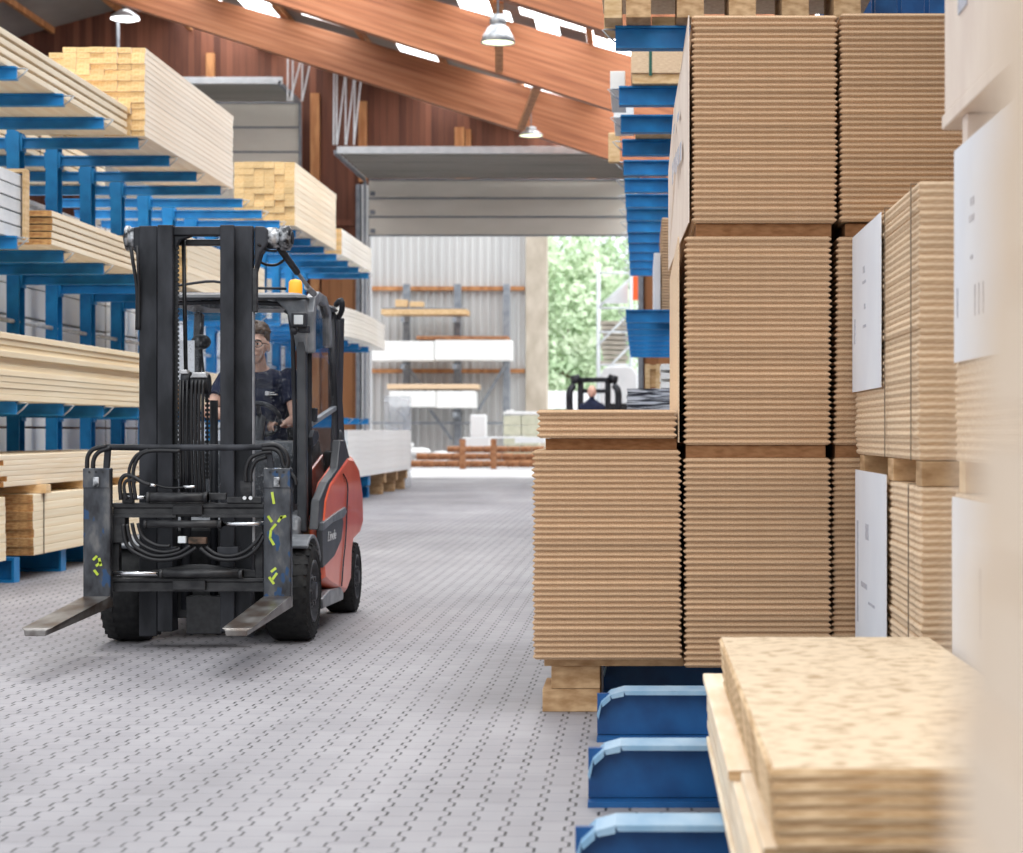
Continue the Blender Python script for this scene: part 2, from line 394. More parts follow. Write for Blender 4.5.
# end wall, cut round the roller door
def gable(x): return 11.55 - .315 * abs(x + 12.8)
def wallpiece(x0, x1, z0):
    m = MB()
    pts = [(x0, z0), (x1, z0), (x1, gable(x1) + .9)]
    if x0 < -12.8 < x1: pts.append((-12.8, gable(-12.8) + .9))
    pts.append((x0, gable(x0) + .9))
    return m.prism(pts, 'y', YW, YW + .3)
w = MB()
for a, b_, z in ((-26, -6.75, 0), (-6.75, -.05, 7.42), (-.05, 3.4, 0)):
    q = wallpiece(a, b_, z); w.add(q.v, q.f)
struct(w, 'wall_back', 'boards_dark')
struct(MB().box(-7.95, -6.98, YW - .05, YW - .002, 0, 5.1), 'trim_1', 'boards_orange')
struct(MB().box(-7.9, -6.9, YW - .10, YW - .001, 5.12, 5.5), 'trim_2', 'wood_trim')
struct(MB().box(.12, .75, YW - .10, YW - .001, 0, 7.3), 'trim_3', 'boards_orange')
ti = 4
for x0, x1, z0, z1 in ((-8.22, -8.0, 0, 9.6), (-7.02, -6.82, 7.4, 9.4), (-4.35, -4.22, 7.42, 8.7), (-1.3, -1.1, 7.42, 8.0), (-10.82, -10.62, 7.0, 10.6), (-4.62, -4.38, 7.42, 8.75)):
    struct(MB().box(x0, x1, YW - .14, YW - .002, z0, z1), 'trim_%d' % ti, 'wood_trim'); ti += 1
struct(MB().box(-6.7, 3, YW - .08, YW - .002, 7.9, 8.05).box(-8, -6.9, YW - .08, YW - .002, 6.3, 6.45), 'trim_%d' % ti, 'boards_dark'); ti += 1
# white steel jambs of the door
struct(MB().box(-6.92, -6.77, YW - .30, YW - .03, 0, 7.3).box(-6.76, -6.70, YW - .22, YW - .02, 0, 7.3), 'trim_%d' % ti, 'white_paint', .01); ti += 1
struct(MB().box(-7.06, -6.95, YW - .34, YW - .06, 0, 7.3), 'trim_%d' % ti, 'steel_grey', .01); ti += 1
struct(MB().box(-.04, .08, YW - .34, YW - .02, 0, 7.3), 'trim_%d' % ti, 'steel_grey', .01); ti += 1

# sectional doors: hanging leaf, the ribbed leaves pushed up under the roof, track and struts
def sect_door(idx, x0, x1, ztop, zbot, n, yf, strip=0):
    root = MB()
    h = (ztop - zbot) / n
    for i in range(n):
        root.box(x0, x1, YW - .62, YW - .56, zbot + i * h + .018, zbot + (i + 1) * h - .018)
    d = struct(root, 'door_%d' % idx, 'door_panel', .012)
    m = MB()
    for i in range(n + 1): m.box(x0, x1, YW - .645, YW - .55, zbot + i * h - .018, zbot + i * h + .018)
    for i in range(n):
        m.box(x0 + .05, x0 + .16, YW - .70, YW - .63, zbot + i * h + .06, zbot + i * h + .16)
    m.build('door_rail', 'steel_grey', d)
    m = MB(); k = 9
    for i in range(k):
        y0 = yf + (YW - .7 - yf) * i / k; y1 = yf + (YW - .7 - yf) * (i + 1) / k
        m.box(x0, x1, y0 + .03, y1 - .03, ztop + .02, ztop + .07)
        m.box(x0, x1, y0 - .03, y0 + .03, ztop - .03, ztop + .05)
    m.build('raised_leaf', 'door_under', d)
    MB().box(x0 - .05, x1 + .1, yf - .08, yf, ztop - .03, ztop + .13).build('front_bar', 'steel_white', d, .01)
    m = MB()
    for xx in (x0 - .09, x1 + .03): m.bar((xx, yf - .08, ztop), (xx, YW - .7, ztop), .06, .1).bar((xx, YW - .62, ztop), (xx, YW - .62, max(0, ztop - 8)), .06, .1, up=(0, 1, 0))
    m.build('track', 'steel_grey', d)
    return d
sect_door(1, -6.70, -.05, 7.38, 6.0, 3, 44.6)
sect_door(2, -13.6, -8.42, 9.28, 3.2, 10, 46.6)
# lattice hangers of the tracks
def hanger(x0, x1, y, z0, z1, xs, label, second):
    o = MB()
    for a, b_ in xs: o.bar((x0 + (x1 - x0) * a, y, z0), (x0 + (x1 - x0) * b_, y + .05, z1), .032, .032, up=(0, 1, 0))
    o.bar((x0, y, z1), (x1, y, z1), .05, .05)
    ob = o.build('track_hanger', 'steel_white')
    return tag(ob, label, 'hanger', second)
hanger(X(334, 44.6), X(362, 44.6), 44.55, 7.55, 9.25, ((0, 0), (.12, .42), (.42, .42), (.45, .75), (.72, .75), (.72, 1), (.1, .1)), 'white steel lattice hanger above the raised wide roller door', None)
hanger(X(288, 46.6), X(312, 46.6), 46.55, 8.85, 9.95, ((0, 0), (.1, .6), (.6, .6), (.6, 1), (.2, .2)), 'small white steel strut frame above the corner of the narrower raised door', None)

# glulam frames
def rafter(y, thick, px_shift=0.0, dep0=.62, dep1=1.12):
    xr, xl, xe = -12.8, -26, 3.0
    def zb(x): return 10.95 - .318 * abs(x + 12.8)
    def dep(x): return dep0 + (dep1 - dep0) * min(1, abs(x + 12.8) / 12.8)
    for side, mt in ((1, 'glulam_r'), (-1, 'glulam_l')):
        m = MB(); xs = [xr + (xe - xr if side > 0 else xl - xr) * i / 6 for i in range(7)]
        poly = [(x, zb(x)) for x in xs] + [(x, zb(x) + dep(x)) for x in reversed(xs)]
        m.prism(poly, 'y', y, y + thick)
        yield m, mt
for y in (43.6, 36.6, 29.4):
    for m, mt in rafter(y, .26):
        struct(m, 'trim_%d' % ti, mt, .01); ti += 1
def zdeck(x): return 10.95 - .318 * abs(x + 12.8) + .62 + .50 * min(1, abs(x + 12.8) / 12.8)
# roof deck with roof lights between the frames, unseen ones enlarged for added light
m = MB(); wi = 1; sky = []
bays = ((43.86, 50.3, ((-11.6, -9.4), (-8.9, -8.1), (-5.4, -4.4), (-2.6, -.6), (.2, 2.4))), (36.86, 43.86, ((-11.0, -9.4), (-8.7, -7.85), (-7.4, -6.35), (-3.4, -2.4), (-1.95, -1.5), (-1.0, 2.8))), (29.66, 36.86, ((-12.4, -4.2), (-3.45, -2.62), (-2.2, -.85), (-.6, 2.8))), (27.5, 29.66, ((-12.4, 2.8),)))
for y0, y1, holes in bays:
    xs = [-26, -12.8]
    for a, b_ in holes: xs += [a, b_]
    xs.append(3.2)
    for i in range(len(xs) - 1):
        if (xs[i], xs[i + 1]) in holes: sky.append((xs[i], xs[i + 1], y0, y1)); continue
        a, b_ = xs[i], xs[i + 1]
        seg = max(1, int((b_ - a) / 2))
        for j in range(seg):
            p, q = a + (b_ - a) * j / seg, a + (b_ - a) * (j + 1) / seg
            m.prism([(p, zdeck(p) + .22), (q, zdeck(q) + .22), (q, zdeck(q) + .34), (p, zdeck(p) + .34)], 'y', y0, y1)
struct(m, 'ceiling', 'deck')
for a, b_, y0, y1 in sky:
    s_ = MB().prism([(a, zdeck(a) + .24), (b_, zdeck(b_) + .24), (b_, zdeck(b_) + .26), (a, zdeck(a) + .26)], 'y', y0, y1)
    struct(s_, 'window_%d' % wi, 'skylight_fill'); wi += 1
for x in [-25 + 1.72 * i for i in range(17)]:
    z = zdeck(x)
    struct(MB().box(x - .05, x + .05, 27.5, YW, z + .06, z + .21), 'trim_%d' % ti, 'wood_trim'); ti += 1
# struts between frames
for a, b_ in (((X(537, 36.7), 36.9, Z(84, 36.7)), (X(521, 43.5), 43.5, Z(128, 43.5))), ((X(499, 30), 30.0, Z(0, 30)), (X(499, 36.5), 36.5, Z(70, 36.5)))):
    struct(MB().bar(a, b_, .14, .10), 'trim_%d' % ti, 'wood_trim'); ti += 1
struct(MB().box(3.2, 3.4, -3, YW, 0, 6.6), 'wall_right', 'wall_right')
struct(MB().box(-26.2, -26, -3, YW, 0, 8.2), 'wall_left', 'dark_wall')

# lamps
def bell_lamp(px, py, D, s, label, glow='lamp_glow', group=None, fl=1.0):
    x, z = X(px, D), Z(py, D)
    t = thing('pendant_lamp', label, 'lamp', (x, D, z), group)
    MB().lathe((x, D, z), (0, 0, 1), [(0, .47 * s), (.12 * s, .46 * s), (.14 * s, .32 * s), (.10 * s, .30 * s), (.17 * s, .26 * s), (.25 * s, .12 * s), (.285 * s, 0), (.27 * s, 0), (.23 * s, .12 * s), (.09 * s, .28 * s)], 28).squash(z, fl).build('lamp_shade', 'zinc', t)
    MB().lathe((x, D, z), (0, 0, 1), [(0, .01), (.26 * s, .01)], 24).build('lamp_lens', glow, t)
    MB().cyl((x, D, z + .46 * s * fl), (x, D, max(z + .6 * s, zdeck(x) + .2 if D > 29 else z + 1.5)), .012, n=8).build('cord', 'steel_grey', t)
bell_lamp(498, 43, 27.0, .82, 'silver bell-shaped lamp hanging in front of the middle roof beam', 'lamp_glow_yellow')
bell_lamp(531, 136, 42.6, .92, 'flat glowing lamp below the lowest roof beam over the wide door', 'lamp_glow_yellow', fl=.45)
x, D, z = X(125, 44), 44.0, Z(19, 44)
t = thing('pole_lamp', 'bright white lamp on a pale post above the timber packs', 'lamp', (X(118, D), D, 0))
MB().cyl((X(118, D), D, 0), (X(118, D), D, z), .035, n=12).build('pole', 'steel_grey', t)
MB().lathe((x, D, z), (0, 0, 1), [(0, .22), (.10, .2), (.30, .06), (.32, 0)], 24).build('lamp_shade', 'zinc', t)
MB().lathe((x, D, z), (0, 0, 1), [(0, .005), (.22, -.03), (.31, -.0)], 24).build('lamp_lens', 'lamp_glow', t)

# ================================================================== RACKS
def arm_mesh(L, h, fl, sgn, name='arm'):
    m = MB()
    m.box(0, sgn * L, -.012, .012, -h + .012, -.012)
    m.box(0, sgn * L, -fl / 2, fl / 2, -.014, 0).box(0, sgn * L, -fl / 2, fl / 2, -h, -h + .014)
    m.box(0, sgn * .02, -.07, .07, -h - .03, .03)
    return m.mesh(name, 'rack_blue')
def stop_mesh(sgn, name='end_stop'):
    return MB().tube([(0, 0, -.016), (sgn * .05, 0, -.012), (sgn * .085, 0, -.016), (sgn * .045, 0, -.06), (0, 0, -.095)], .0065, 6, res=1).mesh(name, 'zinc')
def link(name, me, parent, loc):
    o = bpy.data.objects.new(name, me); COL.objects.link(o); o.parent = parent
    o.location = Vector(loc) - wloc(parent); return o
# rack beside the forklift, arms to both sides
XU, XT = -5.94, -4.77
rack = thing('cantilever_rack', 'long blue cantilever rack full of timber behind the red forklift', 'rack', (XU, 12.8, 0))
armA = arm_mesh(XT - XU - .06, .10, .08, 1); armB = arm_mesh(1.13, .10, .08, -1); stopA = stop_mesh(1)
um = MB()
um.box(-.06, .06, -.09, -.075, 0, 4.03).box(-.06, .06, .075, .09, 0, 4.03).box(-.008, .008, -.075, .075, 0, 4.03)
um.box(-.065, .065, -.095, .095, 4.03, 4.045)
um.prism([(-.06, -.09), (.06, -.09), (.06, .09), (-.06, .09)], 'z', 0, .02)
up_me = um.mesh('upright', 'rack_blue')
base_me = MB().box(.09, 1.17, -.07, .07, 0, .02).box(.09, 1.17, -.07, .07, .17, .19).box(.09, 1.17, -.012, .012, .02, .17).box(-1.17, -.09, -.07, .07, 0, .02).box(-1.17, -.09, -.07, .07, .17, .19).box(-1.17, -.09, -.012, .012, .02, .17).box(1.15, 1.17, -.07, .07, .02, .17).mesh('base_beam', 'rack_blue')
NB = 19
YB = [12.83 + 1.24 * i for i in range(NB)]
for i, y in enumerate(YB):
    link('upright', up_me, rack, (XU, y, 0)); link('base_beam', base_me, rack, (XU, y, 0))
    for z in (3.945, 2.65, 1.385):
        a = link('arm', armA, rack, (XU + .06, y, z))
        if 15 < y: link('end_stop', stopA, a, (XT, y, z))
        if z > 3: link('arm', armB, rack, (XU - .06, y, z))
for z in (3.35, 2.2, .9):
    MB().cyl((XU, YB[0], z), (XU, YB[-1], z), .022, n=8).build('tie_rod', 'zinc', rack)
# rack on the stack side
XR, XRT = 1.72, -.16
rr = thing('cantilever_rack', 'blue cantilever rack with heavy base beams behind and under the chipboard stacks', 'rack', (XR, 4.9, 0))
armC = arm_mesh(XR - XRT - .1, .145, .12, -1); stopC = stop_mesh(-1)
h = 5.0
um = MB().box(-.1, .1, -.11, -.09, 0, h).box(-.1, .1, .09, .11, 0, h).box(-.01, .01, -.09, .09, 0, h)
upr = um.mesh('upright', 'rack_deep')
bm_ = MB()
L = XR - XRT - .1
bm_.box(-L, 0, -.012, .012, .02, .172).box(-L, 0, -.08, .08, 0, .018)
bb = bm_.mesh('base_beam', 'rack_deep')
# top flange, its end folded down
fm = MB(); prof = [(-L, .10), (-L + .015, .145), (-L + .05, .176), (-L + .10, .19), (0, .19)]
for i in range(4):
    (xa, za), (xb, zb_) = prof[i], prof[i + 1]
    fm.prism([(xa, za), (xb, zb_), (xb, zb_ - .02), (xa + .006, za - .015)], 'y', -.08, .08)
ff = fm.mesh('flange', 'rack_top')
for y in [3.66, 4.91, 6.15, 7.44, 8.72, 10.0, 11.3, 12.5] + [13.9 + 1.35 * i for i in range(15)]:
    link('upright', upr, rr, (XR, y, 0))
    b1 = link('base_beam', bb, rr, (XR - .1, y + .05, 0))
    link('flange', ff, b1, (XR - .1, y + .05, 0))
def rarm(y, z, stop=True):
    a = link('arm', armC, rr, (XR - .1, y, z))
    if stop: link('end_stop', stopC, a, (XRT, y, z))
for y in [13.0] + [15.25 + 1.38 * i for i in range(13)]: rarm(y, 3.78)
for y in [22.6 + 1.5 * i for i in range(8)]: rarm(y, 2.53)
for y in [19.4 + 1.35 * i for i in range(8)]: rarm(y, 1.36, False)
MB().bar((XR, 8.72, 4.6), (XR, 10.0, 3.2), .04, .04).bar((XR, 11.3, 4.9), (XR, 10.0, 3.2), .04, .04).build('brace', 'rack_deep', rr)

# ================================================================== PACKS
def panel_mesh(w, l, t, mats=('chip_edge', 'chip_face'), tongue=.011, name='chipboard_sheet'):
    prof = [(0, tongue), (t * .06, tongue), (t * .40, 0), (t * .58, 0), (t * .93, tongue), (t * .99, tongue)]
    m = MB(); vs = []
    for z, i in prof: vs += [(i, i, z), (w - i, i, z), (w - i, l - i, z), (i, l - i, z)]
    fs = []
    for k in range(5):
        for i in range(4): fs.append((k * 4 + i, k * 4 + (i + 1) % 4, (k + 1) * 4 + (i + 1) % 4, (k + 1) * 4 + i))
    m.add(vs, fs, 0)
    m.add(vs[:4], [(3, 2, 1, 0)], 1); m.add(vs[-4:], [(0, 1, 2, 3)], 1)
    return m.mesh(name, list(mats))
def board_mesh(w, l, t, mats, bev=.003, name='timber_board', bow=0, segs=1):
    m = MB()
    pr = [(bev, 0), (w - bev, 0), (w, bev), (w, t - bev), (w - bev, t), (bev, t), (0, t - bev), (0, bev)]
    vs = []
    for k in range(segs + 1):
        y = l * k / segs; dz = -bow * 4 * (k / segs) * (1 - k / segs)
        vs += [(x, y, z + dz) for x, z in pr]
    fs = []
    for k in range(segs):
        for i in range(8): fs.append((k * 8 + i, k * 8 + (i + 1) % 8, (k + 1) * 8 + (i + 1) % 8, (k + 1) * 8 + i))
    m.add(vs, fs, 0)
    m.add(vs[:8], [tuple(reversed(range(8)))], 1); m.add(vs[-8:], [tuple(range(8))], 1)
    return m.mesh(name, list(mats))
NOBJ = {}
def place(me, name, loc, label, cat, group, rz=0):
    o = bpy.data.objects.new(name, me); COL.objects.link(o); o.location = loc; o.rotation_euler = (0, 0, rz)
    NOBJ[name] = NOBJ.get(name, 0) + 1
    return tag(o, label, cat, group)
def panel_stack(x, y, z, w, l, n, t, label, group, j=.003, shx=0, mats=('chip_edge', 'chip_face'), tongue=.011):
    me = panel_mesh(w, l, t, mats, tongue)
    for i in range(n):
        place(me, 'chipboard_sheet', (x + R.uniform(-j, j) + shx * i / n, y + R.uniform(-j, j) * .5, z + i * t), label, 'panel', group)
    return z + n * t
def bearer(x0, x1, y0, y1, z0, z1, label, m='chip_dark', group=None, name='bearer_block', cat='block', bev=.002):
    o = MB().box(x0, x1, y0, y1, z0 + .0005, z1 - .0005).build(name, m, bevel=bev)
    return tag(o, label, cat, group)
T = .02297
DS = 8.1; LB = 2.55
def sx(px): return X(px, DS)
# bottom row
panel_stack(sx(533), DS, .227, .603, LB, 37, T, 'tan chipboard panel in the bottom stack next to the open aisle, under the thin pile', 'panels of the bottom stack beside the aisle', shx=-.004)
panel_stack(sx(684.5), DS, .195, .597, LB, 37, T, 'tan chipboard panel in the bottom stack between the aisle stack and the white-labelled packs', 'panels of the inner bottom stack', shx=-.004)
panel_stack(sx(833), DS + .03, .195, .55, LB, 37, T, 'chipboard panel of the narrow strip of bottom stack squeezed behind the labelled packs', 'panels of the hidden bottom stack')
# spacers and thin pile
ta = .227 + 37 * T
tb = .195 + 37 * T
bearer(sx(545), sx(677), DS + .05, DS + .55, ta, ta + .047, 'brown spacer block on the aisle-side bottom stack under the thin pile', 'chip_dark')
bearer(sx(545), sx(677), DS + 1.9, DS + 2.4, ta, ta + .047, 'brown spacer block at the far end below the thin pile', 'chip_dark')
panel_stack(sx(537), DS - .01, ta + .048, .566, LB, 5, .0232, 'chipboard panel in the thin pile of five on top of the aisle-side stack', 'five panels on the aisle-side stack', j=.004)
for k, (a, b_) in enumerate(((DS + .02, DS + .5), (DS + 1.9, DS + 2.4))):
    wh = ('near', 'far')[k]
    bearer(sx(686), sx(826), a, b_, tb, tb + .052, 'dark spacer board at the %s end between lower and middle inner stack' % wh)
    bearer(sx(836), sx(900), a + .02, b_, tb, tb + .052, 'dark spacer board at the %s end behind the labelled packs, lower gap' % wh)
tm = tb + .053
panel_stack(sx(684), DS, tm, .595, LB, 37, .02285, 'tan chipboard panel in the middle-height stack beside the pale side sheet', 'panels of the middle stack', shx=.002)
panel_stack(sx(834), DS + .02, tm, .56, LB, 37, .02285, 'chipboard panel in the slightly leaning middle stack half hidden by the labelled packs', 'panels of the leaning middle stack', shx=0.012)
tt = tm + 37 * .02285
for k, (a, b_) in enumerate(((DS + .03, DS + .5), (DS + 1.9, DS + 2.4))):
    wh = ('near', 'far')[k]
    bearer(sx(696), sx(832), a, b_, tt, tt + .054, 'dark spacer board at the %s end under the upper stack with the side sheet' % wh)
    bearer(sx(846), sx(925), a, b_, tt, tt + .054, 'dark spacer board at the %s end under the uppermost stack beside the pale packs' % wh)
tu = tt + .055
panel_stack(sx(692), DS, tu, .588, LB, 37, .02275, 'tan chipboard panel in the uppermost stack with the printed sheet on its side', 'panels of the upper stack with side sheet')
panel_stack(sx(839.5), DS - .01, tu + .006, .60, LB, 37, .02275, 'chipboard panel in the uppermost stack touching the pale labelled pack', 'panels of the upper stack beside the pale pack')
ttop = tu + 37 * .02275
# side sheets
m = MB().prism([(DS + .01, ttop), (DS + .01, tu), (DS + 2.4, tu), (DS + 2.4, 2.52), (DS + 1.0, 2.62), (DS + .45, 2.70)], 'x', 0, .004)
sh = m.build('side_sheet', 'cardboard')
for v in sh.data.vertices:
    y = v.co.y + sh.location.y - DS
    v.co.x += sx(690) - sh.location.x - .004 - .048 * math.sin(min(1, y / 1.4) * PI / 2)
tag(sh, 'large pale cardboard sheet with faint print on the side of the upper stack', 'sheet')
def bend(y): return sx(690) - sh.location.x - .004 - .048 * math.sin(min(1, y / 1.4) * PI / 2)
for i in range(5):
    y = .35 + .16 * i
    o = MB().box(-.006, -.0045, DS + y, DS + y + .1, 2.30 + .03 * math.sin(i * 3), 2.38).build('print', 'paper_print', sh)
    for v in o.data.vertices: v.co.x += bend(v.co.y + sh.location.y - DS) + sh.location.x
for y in (.5, .85):
    o = MB().box(-.006, -.0045, DS + y, DS + y + .12, 2.50, 2.53).build('print', 'paper_print', sh)
    for v in o.data.vertices: v.co.x += bend(v.co.y + sh.location.y - DS) + sh.location.x
tag(MB().box(sx(684) - .024, sx(684) - .019, DS + .02, DS + 2.3, tm + .01, tt).build('side_sheet', 'chip_pale'), 'tall cream board standing against the side of the middle stack', 'sheet')
# bearers under the bottom row
o = bearer(sx(543), sx(684), DS + .1, DS + .5, .19, .226, 'flat brown board under the aisle-side stack on the timber block', 'pallet_wood')
o = bearer(sx(550), -.165, DS + .12, DS + .5, .095, .189, 'upper timber block under the aisle-side stack', 'pallet_wood')
o = bearer(sx(541), -.165, DS + .12, DS + .5, 0, .094, 'lower timber block on the pavers below the aisle-side stack', 'pallet_wood')
o = bearer(sx(543), sx(684), DS + 2.06, DS + 2.4, 0, .226, 'timber block at the far end below the aisle-side stack', 'pallet_wood')
o = bearer(sx(686), sx(722), DS + .05, DS + .5, .19, .194, 'thin strip under the inner bottom stack', 'pallet_wood')

# packs at the camera side, left faces along the aisle
XP = .87
panel_stack(XP, 6.25, 1.062, .62, 1.83, 38, .02297, 'pale chipboard panel in the strapped pack with the large white label', 'panels of the upper labelled pack', mats=('chip_pale', 'chip_face'), tongue=.006, j=.004)
panel_stack(XP + .01, 6.25, .22, .60, 1.8, 33, .02297, 'pale chipboard panel in the lower strapped pack below the pallet bearers', 'panels of the lower labelled pack', mats=('chip_pale', 'chip_face'), tongue=.006, j=.004)
zz = .22 + 33 * .02297
for i, (a, b_) in enumerate(((6.25, 6.38), (6.95, 7.1), (7.86, 8.0))):
    bearer(XP + .01, XP + .6, a, b_, zz + .001, 1.059, 'wooden bearer at the %s of the gap between the two labelled packs' % ('near end', 'middle', 'far end')[i], 'pallet_wood', name='pallet_bearer', cat='bearer')
def sheet(x, y0, y1, z0, z1, label, name='label_sheet'):
    o = MB().box(x - .003, x, y0, y1, z0, z1).build(name, 'paper'); tag(o, label, 'label')
    return o
s1 = sheet(XP - .008, 7.14, 8.09, 1.31, 1.935, 'large white label sheet hanging on the upper strapped chipboard pack')
for a, b_, c, d in ((7.97, 8.0, 1.50, 1.60), (7.6, 7.72, 1.72, 1.73), (7.64, 7.70, 1.76, 1.785), (7.62, 7.66, 1.62, 1.64), (7.60, 7.70, 1.55, 1.56)): MB().box(XP - .0125, XP - .011, a, b_, c, d).build('print', 'paper_print', s1)
s2 = sheet(XP - .004, 7.02, 8.02, .30, 1.0, 'white label sheet on the lower strapped pack behind the flake boards')
for a, b_, c, d in ((7.9, 7.95, .4, .8), (7.55, 7.65, .74, .80), (7.6, 7.8, .55, .57), (7.35, 7.55, .5, .51)): MB().box(XP - .0085, XP - .007, a, b_, c, d).build('print', 'paper_print', s2)
for y, z0, z1, l in ((6.36, 1.06, 1.936, 'thin dark strap round the near end of the upper labelled pack'), (7.04, 1.06, 1.936, 'thin dark strap beside the label of the upper labelled pack'), (6.42, .22, .98, 'thin dark strap round the near end of the lower labelled pack')):
    o = MB().box(XP - .009, XP - .0065, y, y + .012, z0, z1).box(XP - .009, XP + .6, y, y + .012, z1 + .002, z1 + .004).build('strap', 'strap_dark'); tag(o, l, 'strap')
# nearest column, further towards the camera
def big_pack(x, y0, y1, z0, z1, n, label, m='chip_pale'):
    t = thing('chipboard_pack', label, 'pack', (x + .3, (y0 + y1) / 2, z0))
    mm = MB(); th = (z1 - z0) / n
    for i in range(n):
        jj = R.uniform(-.002, .002); a = z0 + i * th
        pf = [(x + .005, a), (x + .005, a + th * .2), (x + jj, a + th * .35), (x + jj, a + th * .65), (x + .005, a + th * .82), (x + .005, a + th)]
        mm.prism(pf + [(x + .6, a + th), (x + .6, a)], 'y', y0, y1)
    mm.build('panels', m, t)
    return t
p = big_pack(XP, 4.0, 5.52, 1.07, 1.93, 38, 'pale chipboard pack at middle height with the tall white label, nearest column')
MB().box(XP - .008, XP - .005, 4.2, 5.49, 1.34, 1.92).build('label_sheet', 'paper', p)
for a, b_, c, d in ((5.16, 5.22, 1.74, 1.76), (5.16, 5.24, 1.70, 1.715), (5.18, 5.22, 1.60, 1.61), (5.02, 5.04, 1.45, 1.53), (5.08, 5.10, 1.45, 1.53), (5.14, 5.16, 1.45, 1.53), (5.42, 5.435, 1.46, 1.54)): MB().box(XP - .0095, XP - .0085, a, b_, c, d).build('print', 'paper_print', p)
p = big_pack(XP + .01, 4.0, 5.6, .2, .98, 34, 'pale chipboard pack low down with a white label, behind the flake boards, nearest column')
MB().box(XP + .000, XP + .003, 4.3, 5.58, .25, .97).build('label_sheet', 'paper', p)
for a, b_, c, d in ((5.1, 5.14, .62, .8), (5.05, 5.2, .42, .44)): MB().box(XP - .002, XP - .001, a, b_, c, d).build('print', 'paper_print', p)
for i, (a, b_) in enumerate(((5.48, 5.58), (4.6, 4.75))):
    bearer(XP + .02, XP + .6, a, b_, .981, 1.069, 'pale wooden bearer in the %s of the nearest column' % ('far gap', 'near gap')[i], 'new_wood', name='pallet_bearer', cat='bearer')
t = thing('chipboard_pack', 'pale wrapped pack at the very top of the nearest column with dark print', 'pack', (XP + .3, 5, 2.0))
MB().box(XP - .005, XP + .6, 4.0, 5.68, 2.05, 3.2).build('wrapping', 'cardboard', t, .006)
MB().box(XP - .01, XP + .6, 3.98, 5.70, 2.01, 2.05).build('bottom_board', 'cardboard', t, .004)
MB().box(XP - .009, XP - .006, 5.28, 5.42, 2.28, 2.75).build('print', 'paper_print', t)

for a, b_, w_ in ((5.38, 5.46, 'far'), (4.4, 4.5, 'near')):
    bearer(XP + .01, XP + .6, a, b_, 1.932, 2.008, 'pale wooden bearer under the topmost wrapped pack, %s end' % w_, 'cardboard', name='pallet_bearer', cat='bearer')
# flake board pile in front
osb_me = panel_mesh(.62, 2.30, .0245, ('osb_edge', 'osb'), .007, 'flake_board')
ob_lab = 'mottled flake board low on the blue base beams'
zt = .55
for i in range(6):
    place(osb_me, 'flake_board', (.243 + .012 * (5 - i) * (-.2), 3.56 + R.uniform(-.004, .004), zt - .0245 * (i + 1)), ob_lab + ', in the upper neat part', 'board', 'upper flake boards of the low pile')
low = board_mesh(.62, 1.78, .0225, ('osb_side', 'osb_edge'), name='flake_board')
zl = zt - .0245 * 6
place(low, 'flake_board', (.195, 4.42, zl - .024), 'single pale board sticking out on the aisle side of the low foreground pile', 'board', None)
o2 = board_mesh(.64, 2.45, .0245, ('osb_side', 'osb_edge'), name='flake_board')
z = zl - .024
k = 0
while z - .0248 > .19:
    z -= .0248
    place(o2, 'flake_board', (.205 + R.uniform(-.004, .004), 3.6, z), ob_lab + ', in the lower jutting part', 'board', 'lower flake boards of the low pile'); k += 1
near_fill = board_mesh(.62, .8, .0225, ('osb_side', 'osb_edge'), name='flake_board')
place(near_fill, 'flake_board', (.222, 3.6, zl - .024), 'short near board in the layer of the sticking-out pale board', 'board', None)

# out-of-focus pack right beside the camera
t = thing('chipboard_pack', 'blurred beige wrapped pack very close at the picture edge', 'pack', (.35, .45, 0))
m = MB(); n = 60
for i in range(n):
    a = 2.3 * i / n; xo = .094 + .055 * (a - 1.15)
    m.box(xo, .6, -.15, .56, a + .002, a + 2.3 / n)
m.build('panels', 'wrap_beige', t)

# ------------------------------------------------------------------ timber on the long rack
def timber(x_side, y0, z0, cols, rows, w, t, l, mats, label, group, name='timber_board', gap=.0015, jx=.003, jy=.02, lay=0, rz=0, bow=0, skip=None):
    me = board_mesh(w - gap - 2 * rz * l * .5, l, t - gap, mats, name=name, bow=bow, segs=8 if bow else 1)
    for r in range(rows):
        for c in range(cols):
            if skip and skip(r, c): continue
            place(me, name, (x_side - (c + 1) * w + (R.uniform(0, jx) if c == 0 else 0), y0 + R.uniform(-jy, jy), z0 + r * (t + lay)), label, 'board', group, rz=R.uniform(-rz, rz) * .5)
ZA, ZB, ZC = 3.947, 2.652, 1.387
TS = ('timber_side', 'timber_end')
timber(-4.83, 12.3, ZA, 4, 4, .24, .050, 6.55, TS, 'long pale board in the spaced layers at the near top of the rack', 'spaced boards at the near top of the rack', lay=.022)
for j, y in enumerate((13.2, 14.9, 16.6, 18.3)):
    for k in range(3):
        o = MB().box(-5.77, -4.86, y, y + .05, ZA + .0495 + .072 * k, ZA + .0705 + .072 * k).build('spacer_strip', 'new_wood')
        tag(o, 'thin spacer strip between layers of the spaced boards at the near top of the rack', 'strip', 'spacer strips in the spaced boards')
timber(-4.68, 18.9, ZA, 7, 16, .129, .0525, 4.1, ('pink_side', 'timber_end'), 'planed pinkish timber in the tall pack on the top rack arms', 'timbers of the tall top pack', jy=.03, skip=lambda r, c: r == 15 and c > 5)
timber(-4.68, 27.1, ZA, 6, 10, .137, .0865, 3.7, ('timber_side', 'timber_end'), 'square-ended timber in the second tall pack on the top arms, before the brown wall', 'timbers of the second top pack', jy=.03)
timber(-4.70, 31.5, ZA, 2, 6, .45, .068, 3.5, ('cream_board', 'timber_end'), 'cream board in the far low pack on the top rack arms', 'cream boards of the far top pack', jx=.006)
